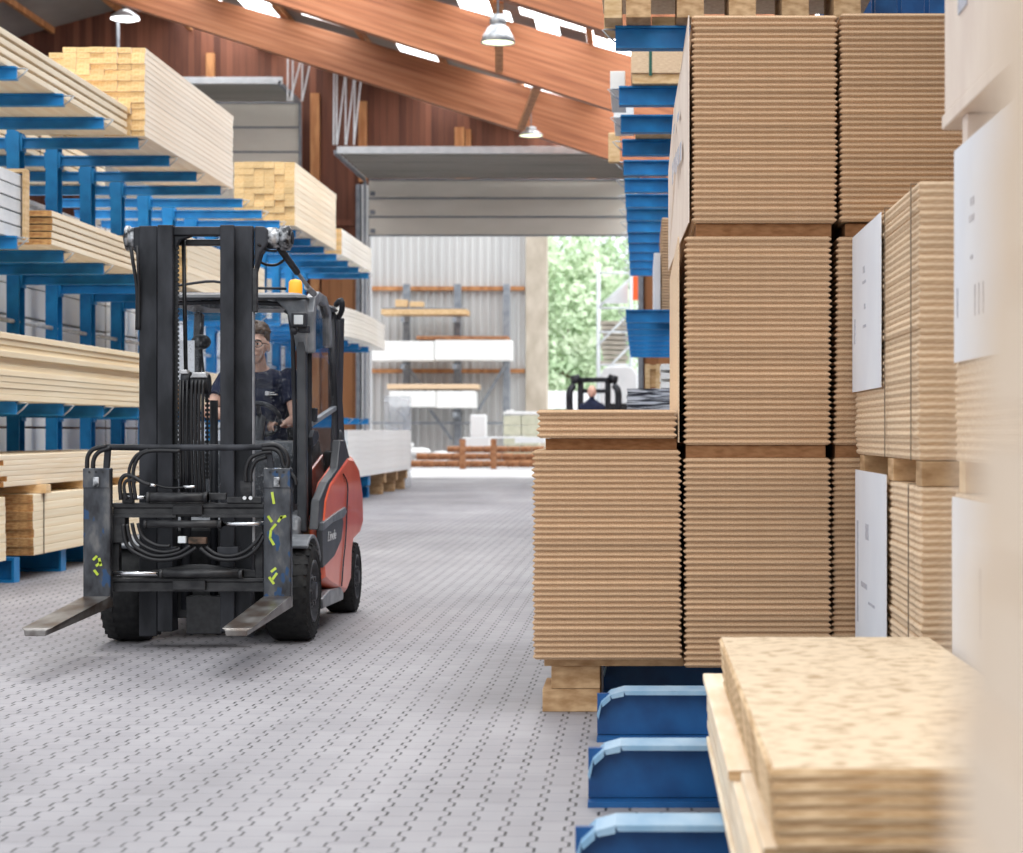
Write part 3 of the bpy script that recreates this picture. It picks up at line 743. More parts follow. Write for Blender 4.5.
# second level
timber(-4.83, 12.4, ZB, 2, 5, .45, .104, 3.45, ('grey_profile', 'grey_profile'), 'thick grey-white insulation panel on the second rack level', 'grey-white panels on the second level', name='insulated_slab', gap=.012)
o = MB().box(-4.825, -4.80, 15.62, 15.72, ZB, ZB + .53).box(-5.3, -4.80, 15.62, 15.72, ZB + .53, ZB + .555).build('wooden_strap', 'new_wood', bevel=.002)
tag(o, 'light wooden batten upright against the end of the grey-white panels', 'batten')
timber(-4.72, 16.05, ZB, 4, 5, .22, .046, 3.2, ('timber_side', 'brown_end'), 'pale board with brown end in the low second-level bundle beside the mast', 'boards of the low second-level bundle', lay=.012)
timber(-4.70, 20.75, ZB, 4, 7, .22, .077, 4.3, ('timber_side', 'timber_end'), 'pale timber in the second-level pack seen through the forklift mast', 'timbers of the second-level pack behind the mast')
timber(-4.70, 31.2, ZB, 2, 7, .45, .066, 5.6, ('cream_board', 'cream_board'), 'bowed cream board in the far second-level pack beyond the cab', 'bowed cream boards beyond the cab', bow=-.05, jx=.01)
# third level
timber(-4.74, 14.0, ZC, 2, 11, .42, .046, 5.3, ('yellow_side', 'brown_end'), 'long yellowish board in the loose pile at middle height of the rack', 'boards of the loose middle pile', rz=.004, jx=.05, jy=.25)
timber(-4.74, 21.2, ZC, 2, 7, .42, .06, 4.8, ('timber_side', 'brown_end'), 'board in the middle-height pile behind the forklift cab', 'boards of the pile behind the cab', rz=.002)
# base level
ZD = .192
timber(-4.72, 10.6, ZD, 2, 7, .42, .068, 4.28, ('yellow_side', 'brown_end'), 'thick pale plank of the low bundle cut off by the picture edge', 'planks of the nearest low bundle')
timber(-4.70, 15.5, ZD, 3, 7, .30, .068, 4.9, ('yellow_side', 'brown_end'), 'thick yellow plank of the strapped bundle on the blue base beams', 'planks of the strapped low bundle')
for y in (15.75, 17.2):
    tag(MB().box(-4.698, -4.694, y, y + .015, ZD, ZD + .476).build('strap', 'strap_dark'), 'thin strap around the low yellow planks, %s' % ('near its end' if y < 16 else 'further along'), 'strap')
for i, y in enumerate((15.7, 17.0, 18.4, 19.8)):
    tag(MB().box(-5.6, -4.66, y, y + .12, ZD + .477, ZD + .545).build('bearer_block', 'new_wood', bevel=.003), 'square wooden cross bearer between the two low bundles', 'bearer', 'cross bearers on the low bundle')
timber(-4.72, 14.7, ZD + .547, 3, 6, .30, .040, 5.2, ('timber_side', 'brown_end'), 'board of the ragged pile lying on the cross bearers', 'boards of the ragged low pile', rz=.003, jy=.3)
# white pack past the cab
timber(-4.66, 31.9, .40, 2, 8, .48, .098, 8.8, ('white_board', 'white_board'), 'white board in the long low pack at the end of the rack', 'white boards of the long low pack', name='white_board')
for i, y in enumerate((32.4, 34.6, 36.8, 38.6, 40.2)):
    tag(MB().box(-5.55, -4.7, y, y + .25, .22, .398).box(-5.5, -4.75, y + .02, y + .20, .002 if y > 36 else .196, .22).build('bearer_block', 'pallet_wood' if y > 36 else 'rack_blue', bevel=.004), 'bearer under the long low white pack, %s' % ('blue, nearest', 'blue, second', 'brown, third', 'brown, fourth', 'brown, farthest')[i], 'bearer')
# loads on the far side of the uprights
def wrapped(x0, x1, y0, y1, z0, z1, label, m='white_board', n=4):
    t = thing('wrapped_pack', label, 'pack', ((x0 + x1) / 2, (y0 + y1) / 2, z0))
    b_ = MB(); h = (z1 - z0) / n
    for i in range(n): b_.box(x0, x1, y0, y1, z0 + i * h + .006, z0 + (i + 1) * h - .006)
    b_.build('wrapping', m, t, .008)
    for y in (y0 + .4, (y0 + y1) / 2, y1 - .4): MB().box(x0 - .003, x1 + .003, y, y + .02, z0 + .002, z1 + .004).build('strap', 'strap_dark', t)
names = ('near', 'second', 'third', 'fourth')
for i, y in enumerate((12.95, 18.2, 24.0, 29.8)):
    wrapped(-7.1, -6.15, y, y + 5.2, ZD, 1.19, 'bright wrapped pack behind the uprights at the floor, %s along the rack' % names[i], 'bright_wrap', 3)
    wrapped(-7.1, -6.15, y, y + 5.2, 1.20, 2.29, 'bright wrapped pack behind the uprights at middle height, %s along the rack' % names[i], 'bright_wrap', 4)
    wrapped(-7.1, -6.15, y, y + 5.2, 2.30, 3.5, 'bright wrapped pack behind the uprights on top of its column, %s along the rack' % names[i], 'bright_wrap', 4)
wrapped(-7.1, -6.15, 18, 23, ZA, ZA + .3, 'tan pack behind the uprights on the top arms', 'timber_side')

# ------------------------------------------------------------------ loads on the far part of the other rack
def block(x0, x1, y0, y1, z0, z1, m, label, cat, name, group=None, bev=.004):
    return tag(MB().box(x0, x1, y0, y1, z0, z1).build(name, m, bevel=bev), label, cat, group)
# top: timbers crossing over the nearest arm
D = 12.7
for i, (a, b_) in enumerate(((626, 651), (677, 704), (729, 756), (782, 809), (834, 861))):
    block(X(a, D), X(b_, D), D, D + .7, 3.782, 4.05, 'pallet_wood', 'squared timber end under the ceiling load above the chipboard stacks', 'timber', 'squared_timber', 'squared timbers above the chipboard stacks')
for i, (a, b_) in enumerate(((603, 622), (652, 676), (705, 727), (757, 781), (810, 832))):
    block(X(a, D), X(b_, D), D + .35, D + .7, 3.782, 3.86, 'new_wood', 'thin pale strip between the squared timbers above the stacks', 'strip', 'pale_strip', 'pale strips between the squared timbers')
block(X(600, D), 1.55, D + .02, D + 1.2, 4.052, 4.3, 'chip_pale', 'pale board pack lying on the squared timbers above the stacks', 'pack', 'board_pack')
block(X(604, D), X(622, D), D + .02, D + .3, 3.782, 3.95, 'new_wood', 'small wooden block at the aisle end of the squared timbers', 'block', 'wood_block')
D = 15.1
t = thing('board_box', 'pale boxed board pack with green strap on the high blue arms', 'pack', (.08, D, 3.79))
MB().box(X(631, D), .5, D, D + 1.1, 3.86, 4.04).build('box', 'chip_pale', t, .004)
MB().box(X(632, D), .5, D + .02, D + 1.1, 3.784, 3.858).build('skid', 'new_wood', t, .003)
MB().box(X(649, D), X(652, D), D - .003, D + .001, 3.84, 4.043).build('strap', 'strap_green', t)
block(X(612, 16.4), X(626, 16.4), 15.4, 16.5, 3.784, 3.93, 'white_board', 'small white board bundle on the arm tip by the strapped box', 'bundle', 'white_bundle')
block(X(615, 17.7), X(634, 17.7), 16.8, 17.8, 3.784, 3.9, 'white_board', 'small white bundle two arms beyond the strapped box', 'bundle', 'white_bundle')
block(X(635, 17.7), .5, 17.7, 18.7, 3.784, 3.93, 'new_wood', 'yellow wood block pack two arms beyond the strapped box', 'pack', 'wood_pack')
for i, y in enumerate((20.0, 21.4, 22.8)):
    for k in range(4):
        block(-.12 + .2 * k, -.02 + .2 * k, y, y + .5, 3.784, 3.86, ('pallet_wood', 'new_wood')[i % 2], 'small wooden skid block between the far high arms', 'block', 'skid_block', 'skid blocks between the far high arms')
o = MB().box(-.30, -.19, 18.9, 19.0, 3.70, 3.98).build('wood_block', 'new_wood', bevel=.01)
tag(o, 'light wood offcut hanging off the arm tips above the door', 'block')
panel_stack(.245, 22.75, 2.532,   .34, 2.5, 32, .033, 'light brown board in the tall narrow pile beyond the middle stack', 'boards of the tall narrow pile beyond')
block(.16, .235, 22.9, 25.0, 2.532, 3.2, 'paper', 'white wrapped slab leaning beside the tall narrow far pile', 'slab', 'wrapped_slab')
D = 19.6
o = MB()
for i in range(9): o.box(X(627, D) + R.uniform(-.006, .006), .5, D, D + 2, 1.362 + .024 * i, 1.362 + .024 * i + .022)
tag(o.build('speckled_pack', 'black_white'), 'black and white speckled pack of thin sheets beyond the thin pile', 'pack')
D = 20
t = thing('open_crate', 'small yellow open wooden crate standing on the speckled pack', 'crate', (.1, D, 1.59))
MB().box(X(645, D), X(650, D), D, D + .1, 1.585, 1.83).box(X(656, D), X(660, D), D, D + .1, 1.585, 1.83).box(X(650, D), X(656, D), D + .01, D + .09, 1.78, 1.82).box(X(650, D), X(656, D), D + .05, D + .07, 1.6, 1.78).build('slats', 'new_wood', t)
for k, z in enumerate((1.59, 1.68, 1.77)):
    block(X(661, D), .5, D, D + 1.2, z, z + .06, 'white_board', 'white board in the little stack beside the yellow frame', 'board', 'small_white_board', 'white boards beside the yellow frame')
# ================================================================== FORKLIFT
def Pt(px, py, D): return (X(px, D), D, Z(py, D))
CX = -2.36
FL = thing('forklift', 'red and grey forklift with black mast and lowered forks driving down the paved aisle', 'forklift', (CX, 11.6, 0))
# forks
for a, b_, c0, marks in ((83, 110.5, 21.5, 0), (263.5, 291, 221.5, 1)):
    Dh, Dt = 10.4, 9.34
    x0, x1 = X(a, Dh), X(b_, Dh)
    m = MB()
    m.box(x0, x1, Dh, Dh + .05, .235, Z(468, Dh))
    fk = m.build('fork', 'fork_steel', FL, .006)
    zt0, zt1 = .292, Z(628.5, Dt)
    m = MB()
    poly = [(Dh + .05, .235), (Dh + .05, .30), (Dh, .296), (Dt + .02, zt1), (Dt, zt1 - .008), (Dt, zt1 - .036), (Dh, .235)]
    m.prism(poly, 'x', x0, x1)
    bo = m.build('blade', 'blade_steel', fk, .004)
    # chamfered tip corners
    for v in bo.data.vertices:
        if v.co.y + 11.6 < Dt + .015: v.co.x += .022 if v.co.x + CX < (x0 + x1) / 2 else -.022
    MB().box(x0 + .002, x1 - .002, Dh - .012, Dh + .004, Z(488, Dh), Z(468.5, Dh)).build('top_plate', 'fork_steel', fk, .003)
    xm = (x0 + x1) / 2
    MB().box(xm - .016, xm + .016, Dh - .02, Dh - .012, Z(487, Dh), Z(477, Dh)).build('stop_pin', 'worn_metal', fk, .004)
    for k in (-1, 0, 1): MB().cyl((xm + k * .035, Dh - .016, Z(472, Dh)), (xm + k * .035, Dh - .011, Z(472, Dh)), .006, n=8).build('bolt', 'black_grease', fk)
    m = MB(); q = random.Random(4 + marks)
    if marks:
        sp = [(272, 492, 274, 504), (268, 516, 272, 522), (276, 524, 271, 530), (271, 530, 270, 538), (270, 538, 274, 545), (280, 518, 286, 516), (282, 516, 278, 522), (271, 572, 276, 568), (272, 580, 277, 573), (269, 577, 274, 584)]
    else: sp = [(93, 560, 97, 556), (96, 566, 101, 562), (94, 570, 98, 575), (99, 558, 101, 566)]
    for a0, b0, a1, b1 in sp:
        p0, p1 = Pt(a0, b0, Dh - .001), Pt(a1, b1, Dh - .001)
        m.bar(p0, p1, .013, .002, up=(0, 1, 0))
    m.build('paint_mark', 'yellow_mark', fk)
# carriage
Dc = 10.46
def cbox(px0, px1, py0, py1, d0, d1, name, m, bev=.004, par=None):
    return MB().box(X(px0, d0), X(px1, d0), d0, d1, Z(py1, d0), Z(py0, d0)).build(name, m, par or FL, bev)
up = MB().box(X(112, Dc), X(264, Dc), Dc, Dc + .07, Z(508, Dc), Z(503, Dc)).box(X(112, Dc), X(264, Dc), Dc + .01, Dc + .07, Z(517, Dc), Z(508, Dc)).box(X(173, Dc), X(203, Dc), Dc - .015, Dc + .02, Z(515, Dc), Z(505, Dc)).build('carriage_bar', 'carriage', FL, .005)
MB().box(X(112, Dc), X(176, Dc), Dc - .006, Dc + .02, Z(517.5, Dc), Z(514.5, Dc)).box(X(202, Dc), X(264, Dc), Dc - .006, Dc + .02, Z(517.5, Dc), Z(514.5, Dc)).build('lip', 'carriage', up)
lo = MB().box(X(112, Dc), X(264, Dc), Dc, Dc + .07, Z(582, Dc), Z(578, Dc)).box(X(112, Dc), X(264, Dc), Dc + .012, Dc + .07, Z(592, Dc), Z(582, Dc)).box(X(173, Dc), X(206, Dc), Dc - .014, Dc + .02, Z(590, Dc), Z(580, Dc))
lo.prism([(X(150, Dc), Z(571, Dc)), (X(186, Dc), Z(565, Dc)), (X(205, Dc), Z(565, Dc)), (X(262, Dc), Z(572, Dc)), (X(264, Dc), Z(578, Dc)), (X(112, Dc), Z(578, Dc))], 'y', Dc + .03, Dc + .06)
lo.build('carriage_bar', 'carriage', FL, .005)
cbox(111, 125, 517, 543, Dc, Dc + .09, 'carriage_post', 'carriage')
cbox(112, 119, 543, 592, Dc + .02, Dc + .08, 'carriage_post', 'carriage')
cbox(255, 263, 517, 592, Dc + .02, Dc + .08, 'carriage_post', 'carriage')
# hydraulic side-shift cylinders: sleeve, rod
def hyd(px0, px1, py, r, rod0, rod1, rr, d=Dc - .03):
    c = MB().cyl(Pt(px0, py, d), Pt(px1, py, d), r, n=16).cyl(Pt(px1 - 4, py, d), Pt(px1, py, d), r * 1.15, n=16).cyl(Pt(px0, py, d), Pt(px0 + 3, py, d), r * 1.12, n=16).build('cylinder', 'carriage', FL)
    MB().cyl(Pt(rod0, py, d), Pt(rod1, py, d), rr, n=12).build('piston_rod', 'chrome', c)
    return c
hyd(147, 208, 497.5, .026, 127, 147, .011)
hyd(144, 222, 524, .020, 222, 264, .012)
hyd(160, 243, 573.5, .021, 112, 160, .012)
MB().box(X(227, Dc), X(262, Dc), Dc - .01, Dc + .03, Z(503, Dc), Z(497, Dc)).box(X(206, Dc), X(226, Dc), Dc, Dc + .03, Z(500, Dc), Z(493, Dc)).box(X(122, Dc), X(133, Dc), Dc, Dc + .04, Z(503, Dc), Z(493, Dc)).build('bracket', 'carriage', FL, .003)
br = MB().prism([(X(241, Dc), Z(481, Dc)), (X(253, Dc), Z(481, Dc)), (X(252, Dc), Z(492, Dc)), (X(247, Dc), Z(498, Dc)), (X(242, Dc), Z(492, Dc))], 'y', Dc - .03, Dc - .02).build('hose_plate', 'carriage', FL)
for px in (244.5, 250.5): MB().cyl(Pt(px, 498, Dc - .03), Pt(px, 498, Dc - .04), .010, n=12).build('fitting', 'chrome', br)
MB().box(X(189, Dc), X(207, Dc), Dc - .02, Dc + .02, Z(544, Dc), Z(537, Dc)).build('junction_block', 'mud', FL, .006)
MB().box(X(179, Dc), X(187, Dc), Dc - .03, Dc + .01, Z(543, Dc), Z(536, Dc)).build('junction_block', 'steel_white', FL, .004)
cbox(158, 176, 547, 560, Dc - .01, Dc + .06, 'roller_bracket', 'mast_black'); cbox(217, 238, 547, 560, Dc - .01, Dc + .06, 'roller_bracket', 'mast_black')
# load guard bar with its legs
Dg = 10.44
MB().tube([Pt(104, 447, Dg), Pt(135, 447.5, Dg), Pt(190, 447.5, Dg), Pt(240, 447.5, Dg), Pt(268, 446.5, Dg)], .017, 10, res=3).build('load_guard_bar', 'mast_black', FL)
MB().bar(Pt(108, 448, Dg), Pt(104, 503, Dg), .03, .03, up=(0, 1, 0)).build('guard_leg', 'mast_black', FL, .003)
MB().bar(Pt(268, 448, Dg), Pt(277, 503, Dg), .03, .03, up=(0, 1, 0)).build('guard_leg', 'mast_black', FL, .003)
# hoses
def hose(pts, r=.010, d=Dc - .04, m='hose', res=6, name='hose'):
    P_ = [Pt(p[0], p[1], p[2] if len(p) > 2 else d) for p in pts]
    MB().tube(P_, r, 8, res=res).build(name, m, FL)
hose([(87, 468), (88, 456), (94, 449), (106, 446)], .012); hose([(93, 468), (94, 459), (99, 452), (110, 448)], .012)
hose([(262, 446), (276, 445), (285, 452), (288, 462), (286, 470)], .012); hose([(262, 449), (274, 449), (281, 455), (284, 466), (294, 478), (296, 485)], .012)
hose([(136, 500), (133, 475), (138, 458), (150, 451), (180, 451)], .010); hose([(132, 500), (129, 472), (136, 456), (148, 450)], .009)
hose([(121, 500), (120, 484), (124, 476), (132, 476), (142, 482), (150, 485)], .011); hose([(126, 500), (124, 486), (128, 480), (136, 482)], .009)
hose([(246, 482), (246, 470), (251, 458), (262, 453), (272, 452)], .011); hose([(251, 482), (251, 472), (256, 461), (266, 457)], .011)
hose([(123, 524), (127, 545), (142, 556), (160, 560), (180, 557), (196, 548)], .011); hose([(127, 524), (132, 543), (146, 553), (160, 556), (178, 553), (190, 546)], .010)
hose([(132, 523), (137, 540), (150, 549), (165, 552), (180, 549)], .010); hose([(138, 523), (143, 537), (156, 545), (170, 546)], .010)
hose([(200, 548), (212, 557), (228, 560), (245, 557), (257, 548), (264, 536)], .011); hose([(206, 547), (216, 554), (230, 556), (244, 552), (256, 542), (262, 533)], .010)
hose([(152, 484, Dc), (163, 487, Dc), (172, 488, Dc), (190, 487, Dc), (194, 487, Dc)], .006, m='hose')
MB().cyl(Pt(148, 484.5, Dc - .02), Pt(156, 486, Dc - .02), .010, n=8).cyl(Pt(184, 487, Dc - .02), Pt(195, 487, Dc - .02), .010, n=8).build('fitting', 'chrome', FL)
# mast
Dm = 10.62
def rail(px0, px1, d, dep, z0, name='mast_rail', flip=1):
    x0, x1 = X(px0, d), X(px1, d)
    m = MB().box(x0, x1, d, d + .022, z0, 2.25).box(x0, x1, d + dep - .02, d + dep, z0, 2.25)
    xw = (x0, x0 + .02) if flip > 0 else (x1 - .02, x1)
    m.box(xw[0], xw[1], d + .022, d + dep - .02, z0, 2.25)
    return m.build(name, 'mast_black', FL, .004)
rail(139, 157, Dm + .05, .10, .06); rail(157.3, 172.5, Dm, .13, .09, flip=-1)
rail(234.5, 252.3, Dm + .05, .06, .06, flip=-1); MB().box(X(252.3, Dm + .05), X(252.3, Dm + .05) + .004, Dm + .055, Dm + .105, .5, 1.85).build('wear_strip', 'steel_dull', FL); rail(220, 234, Dm, .13, .09)
m = MB().box(X(172, Dm), X(220.5, Dm), Dm + .02, Dm + .10, Z(235, Dm), Z(226, Dm))
m.prism([(X(172, Dm), Z(235, Dm)), (X(190, Dm), Z(235, Dm)), (X(178, Dm), Z(240, Dm)), (X(173, Dm), Z(250, Dm))], 'y', Dm + .03, Dm + .09)
m.build('mast_crossbar', 'mast_black', FL, .008)
MB().box(X(172, Dm), X(221, Dm), Dm + .12, Dm + .19, Z(243, Dm), Z(237, Dm)).build('mast_crossbar', 'black_grease', FL, .006)
MB().box(X(150, Dm), X(245, Dm), Dm + .12, Dm + .2, .15, .32).build('mast_crossbar', 'black_grease', FL, .006)
cbox(186, 222, 596, 634, Dm + .02, Dm + .1, 'mast_foot', 'black_grease')
cbox(252.3, 257, 268, 312, Dm + .05, Dm + .09, 'mast_catch', 'carriage')
# chains: toothed strips
for px0, px1 in ((173, 178.5), (205, 209)):
    m = MB(); x0, x1 = X(px0, Dm + .04), X(px1, Dm + .04); z = .9
    zt_ = 2.18 if px0 < 180 else 1.42
    while z < zt_:
        m.box(x0, x1, Dm + .04, Dm + .06, z, z + .014); m.box(x0 + .006, x1 - .006, Dm + .045, Dm + .055, z + .014, z + .024); z += .024
    m.build('lift_chain', 'black_grease', FL)
# centre lift cylinder, pulleys and hose pack
MB().cyl((X(186, Dm + .1), Dm + .1, .2), (X(186, Dm + .1), Dm + .1, Z(378, Dm)), .028, n=14).build('lift_cylinder', 'mast_black', FL)
MB().cyl((X(186, Dm + .1), Dm + .1, Z(378, Dm)), (X(183.5, Dm + .1), Dm + .1, Z(236, Dm)), .011, n=10).build('piston_rod', 'black_grease', FL)
MB().cyl((X(214, Dm + .12), Dm + .12, .2), (X(214, Dm + .12), Dm + .12, Z(400, Dm)), .022, n=14).build('lift_cylinder', 'mast_black', FL)
pk = MB().cyl((X(180, Dm), Dm + .05, Z(380, Dm)), (X(189, Dm), Dm + .05, Z(380, Dm)), .045, n=20).build('chain_pulley', 'mast_black', FL)
MB().cyl((X(190.5, Dm), Dm + .04, Z(384, Dm)), (X(208, Dm), Dm + .04, Z(384, Dm)), .052, n=20).build('chain_pulley', 'mast_black', FL)
MB().prism([(X(190, Dm), Z(378, Dm)), (X(208, Dm), Z(378, Dm)), (X(206, Dm), Z(372.5, Dm)), (X(193, Dm), Z(372.5, Dm))], 'y', Dm - .01, Dm + .09).build('pulley_cap', 'steel_dull', FL, .006)
MB().prism([(X(178, Dm), Z(374, Dm)), (X(188, Dm), Z(374, Dm)), (X(186, Dm), Z(369.5, Dm)), (X(180, Dm), Z(369.5, Dm))], 'y', Dm + .01, Dm + .09).build('pulley_cap', 'steel_dull', FL, .005)
for px in (192, 195.8, 199.6, 203.2): hose([(px, 380, Dm - .02), (px - .4, 395, Dm - .022), (px - .6, 430, Dm - .02), (px, 470, Dm - .01), (px + 2, 500, Dm)], .0085, res=2)
for px in (180, 183, 187): hose([(px, 380, Dm - .01), (px, 440, Dm - .01), (px + 1, 498, Dm)], .007, res=2)
# tilt cylinders at the mast head
for s in (-1, 1):
    if s < 0: a, b_, c = 139, 119, 131
    else: a, b_, c = 252, 289, 273
    m = MB()
    if s < 0: m.prism([(X(140, Dm), 2.25), (X(130, Dm), Z(226, Dm)), (X(130, Dm), Z(246, Dm)), (X(135, Dm), Z(252, Dm)), (X(140, Dm), Z(262, Dm))], 'y', Dm + .06, Dm + .17)
    else: m.prism([(X(252, Dm), 2.25), (X(262, Dm), Z(225, Dm)), (X(266, Dm), Z(229, Dm)), (X(266, Dm), Z(242, Dm)), (X(258, Dm), Z(252, Dm)), (X(252, Dm), Z(272, Dm))], 'y', Dm + .06, Dm + .17)
    m.build('mast_ear', 'mast_black', FL, .01)
    zc = Z(236, Dm)
    xa, xb = X(130 if s < 0 else 264, Dm), X(120 if s < 0 else 288, Dm)
    h = MB().lathe((xa, Dm + .12, zc), (s, 0, 0), [(0, -.01), (.055, -.01), (.058, .0), (.058, abs(xb - xa) * .35), (.05, abs(xb - xa) * .38), (.05, abs(xb - xa) * .5), (.066, abs(xb - xa) * .55), (.068, abs(xb - xa) * .9), (.045, abs(xb - xa)), (0, abs(xb - xa))], 24).build('pivot_housing', 'worn_metal', FL)
    MB().cyl((xb - s * .004, Dm + .12, zc), (xb + s * .006, Dm + .12, zc), .034, n=16).build('pivot_cap', 'mast_black', h)
# tilt struts from mast head to the cab roof
st = MB().cyl(Pt(276, 243, Dm + .12), Pt(297, 272, 11.15), .019, n=12).build('tilt_strut', 'mast_black', FL)
MB().cyl(Pt(297, 272, 11.15), Pt(312, 292, 11.5), .011, n=12).cyl(Pt(307, 287, 11.4), Pt(314, 294, 11.52), .018, n=12).build('piston_rod', 'steel_dull', st)
st = MB().cyl(Pt(131, 243, Dm + .12), Pt(160, 272, 11.15), .019, n=12).build('tilt_strut', 'mast_black', FL)
MB().cyl(Pt(160, 272, 11.15), (-2.79, 11.5, 1.96), .011, n=12).build('piston_rod', 'steel_dull', st)
hose([(247, 250, Dm + .1), (262, 263, Dm + .2), (275, 265, Dm + .3), (284, 260, Dm + .3)], .008); hose([(258, 244, Dm + .05), (266, 250, Dm + .1), (276, 251, Dm + .2)], .007)
hose([(131, 248, Dm + .03), (133, 262, Dm + .02), (137, 290, Dm + .04), (137, 330, Dm + .05)], .010); hose([(137, 246, Dm + .02), (138, 262, Dm), (139, 290, Dm + .03), (139, 330, Dm + .04)], .008)

# ---- body
XR_, XL_ = -1.80, -2.92
mat('logo_light', (.55, .56, .58), rough=.5)
def side_poly(pts): return [(X2D(px, xs), Z(py, X2D(px, xs))) for px, py, xs in pts]
def X2D(px, xs): return -2 * F / 2 * -xs / -(px - 640.0) if False else F * xs / (px - 640.0)
m = MB()
m.box(CX - .46, CX + .46, 11.35, 12.9, .16, .55)                       # chassis tub
m.box(CX - .40, CX + .40, 11.15, 11.4, .30, .62)
m.build('chassis', 'black_grease', FL, .02)
MB().prism([(11.22, .60), (11.25, .66), (11.5, .70), (11.7, .62), (11.7, .5), (11.22, .5)], 'x', CX - .44, CX + .44).build('front_cowl', 'cab_light', FL, .02)
# counterweight and rear body in red
prof = [(11.42, .30), (11.34, .45), (11.34, .60), (11.44, .77), (11.62, .86), (11.96, .93), (12.36, 1.01), (12.62, 1.0), (12.86, .93), (13.02, .76), (13.05, .56), (12.92, .50), (12.60, .47), (12.52, .40), (12.48, .22), (12.30, .155), (11.95, .20), (11.6, .26)]
cy, cz = 12.2, .58
for sgn, dmin in ((1, 11.3), (-1, 11.8)):
    m = MB(); vs = []; npf = len(prof)
    for dx_, ins in ((.485, .0), (.52, 0), (.545, .03), (.56, .10)):
        for y_, z_ in prof:
            yy = max(y_, dmin + (y_ - 11.3) * .1)
            vs.append((CX + sgn * dx_, cy + (yy - cy) * (1 - ins * .55), cz + (z_ - cz) * (1 - ins * .8)))
    fs = [(k * npf + i, k * npf + (i + 1) % npf, (k + 1) * npf + (i + 1) % npf, (k + 1) * npf + i) for k in range(3) for i in range(npf)]
    m.add(vs, fs); m.add(vs[:npf], [tuple(range(npf))]); m.add(vs[-npf:], [tuple(range(npf))])
    m.build('body_side', 'linde_red', FL, .02)
MB().prism([(12.35, .97), (12.75, 1.0), (12.98, .9), (13.18, .72), (13.2, .45), (12.95, .4), (12.4, .45)], 'x', CX - .45, CX + .45).build('counterweight', 'linde_red', FL, .06)
MB().box(CX - .47, CX + .47, 12.24, 12.34, .5, 1.03).box(CX - .47, CX + .47, 12.34, 12.80, 1.012, 1.03).build('seat_deck', 'seat_black', FL, .01)
# dark side cover with the maker's word
xs = CX + .562
def sp(px, py, x_=xs):
    D_ = F * x_ / (px - 640.0); return (D_, Z(py, D_))
cov = [sp(321.5, 529), sp(331, 521), sp(341.5, 514), sp(343, 522), sp(341, 540), sp(334, 556), sp(322.5, 568)]
o = MB().prism(cov, 'x', xs - .03, xs + .004).build('side_cover', 'cab_grey', FL, .006)
cov2 = [sp(321.5, 523), sp(332, 515), sp(344, 507), sp(345.5, 512), sp(343, 517), sp(331, 522.5), sp(321.5, 531)]
MB().prism(cov2, 'x', xs - .02, xs + .010).build('cover_trim', 'cab_light', o, .003)
fc = bpy.data.curves.new('maker', 'FONT'); fc.body = 'Linde'; fc.size = .10; fc.extrude = .001; fc.shear = .35; fc.offset = .001
fo = bpy.data.objects.new('tmpf', fc); COL.objects.link(fo)
dg = bpy.context.evaluated_depsgraph_get(); fme = bpy.data.meshes.new_from_object(fo.evaluated_get(dg)); bpy.data.objects.remove(fo)
fme.materials.clear(); fme.materials.append(MATS['logo_light'])
q0 = sp(326.5, 541.5)
lg = bpy.data.objects.new('lettering', fme); COL.objects.link(lg); lg.parent = o
lg.matrix_local = Matrix.Translation(Vector((xs + .006, q0[0], q0[1])) - wloc(o)) @ Matrix.Rotation(PI / 2, 4, 'Z') @ Matrix.Rotation(PI / 2, 4, 'X') @ Matrix.Diagonal((1.45, .8, 1, 1))
for a, b_ in (((11.62, .84), (11.9, .20)), ((12.42, .95), (12.38, .5))): pass
# grey side step, rear red seam line
MB().prism([sp(322, 599), sp(330, 590), sp(341, 587), sp(343.5, 592), sp(343, 600), sp(323, 609)], 'x', xs - .18, xs + .002).build('step', 'cab_light', FL, .01)
MB().tube([(xs + .002, *sp(343, 474)), (xs + .004, *sp(347, 484)), (xs + .004, *sp(346.5, 505)), (xs + .004, *sp(345, 540)), (xs + .004, *sp(343, 560)), (xs + .004, *sp(341, 586))], .004, 6, res=3).build('panel_seam', 'mast_black', FL)
# fenders over the front wheels
for s in (-1, 1):
    m = MB(); c = (11.05, .27); n = 12; outer = []
    for i in range(n + 1):
        t = math.radians(24 + 100 * i / n); outer.append((c[0] - .335 * math.cos(PI - t), c[1] + .315 * math.sin(t)))
    inner = [(c[0] + (y_ - c[0]) * .93, c[1] + (z_ - c[1]) * .93) for y_, z_ in reversed(outer)]
    xa = CX + s * .30; xb = CX + s * .555
    m.prism(outer + inner, 'x', xa, xb, smooth=False)
    m.build('fender', 'cab_light', FL, .008)
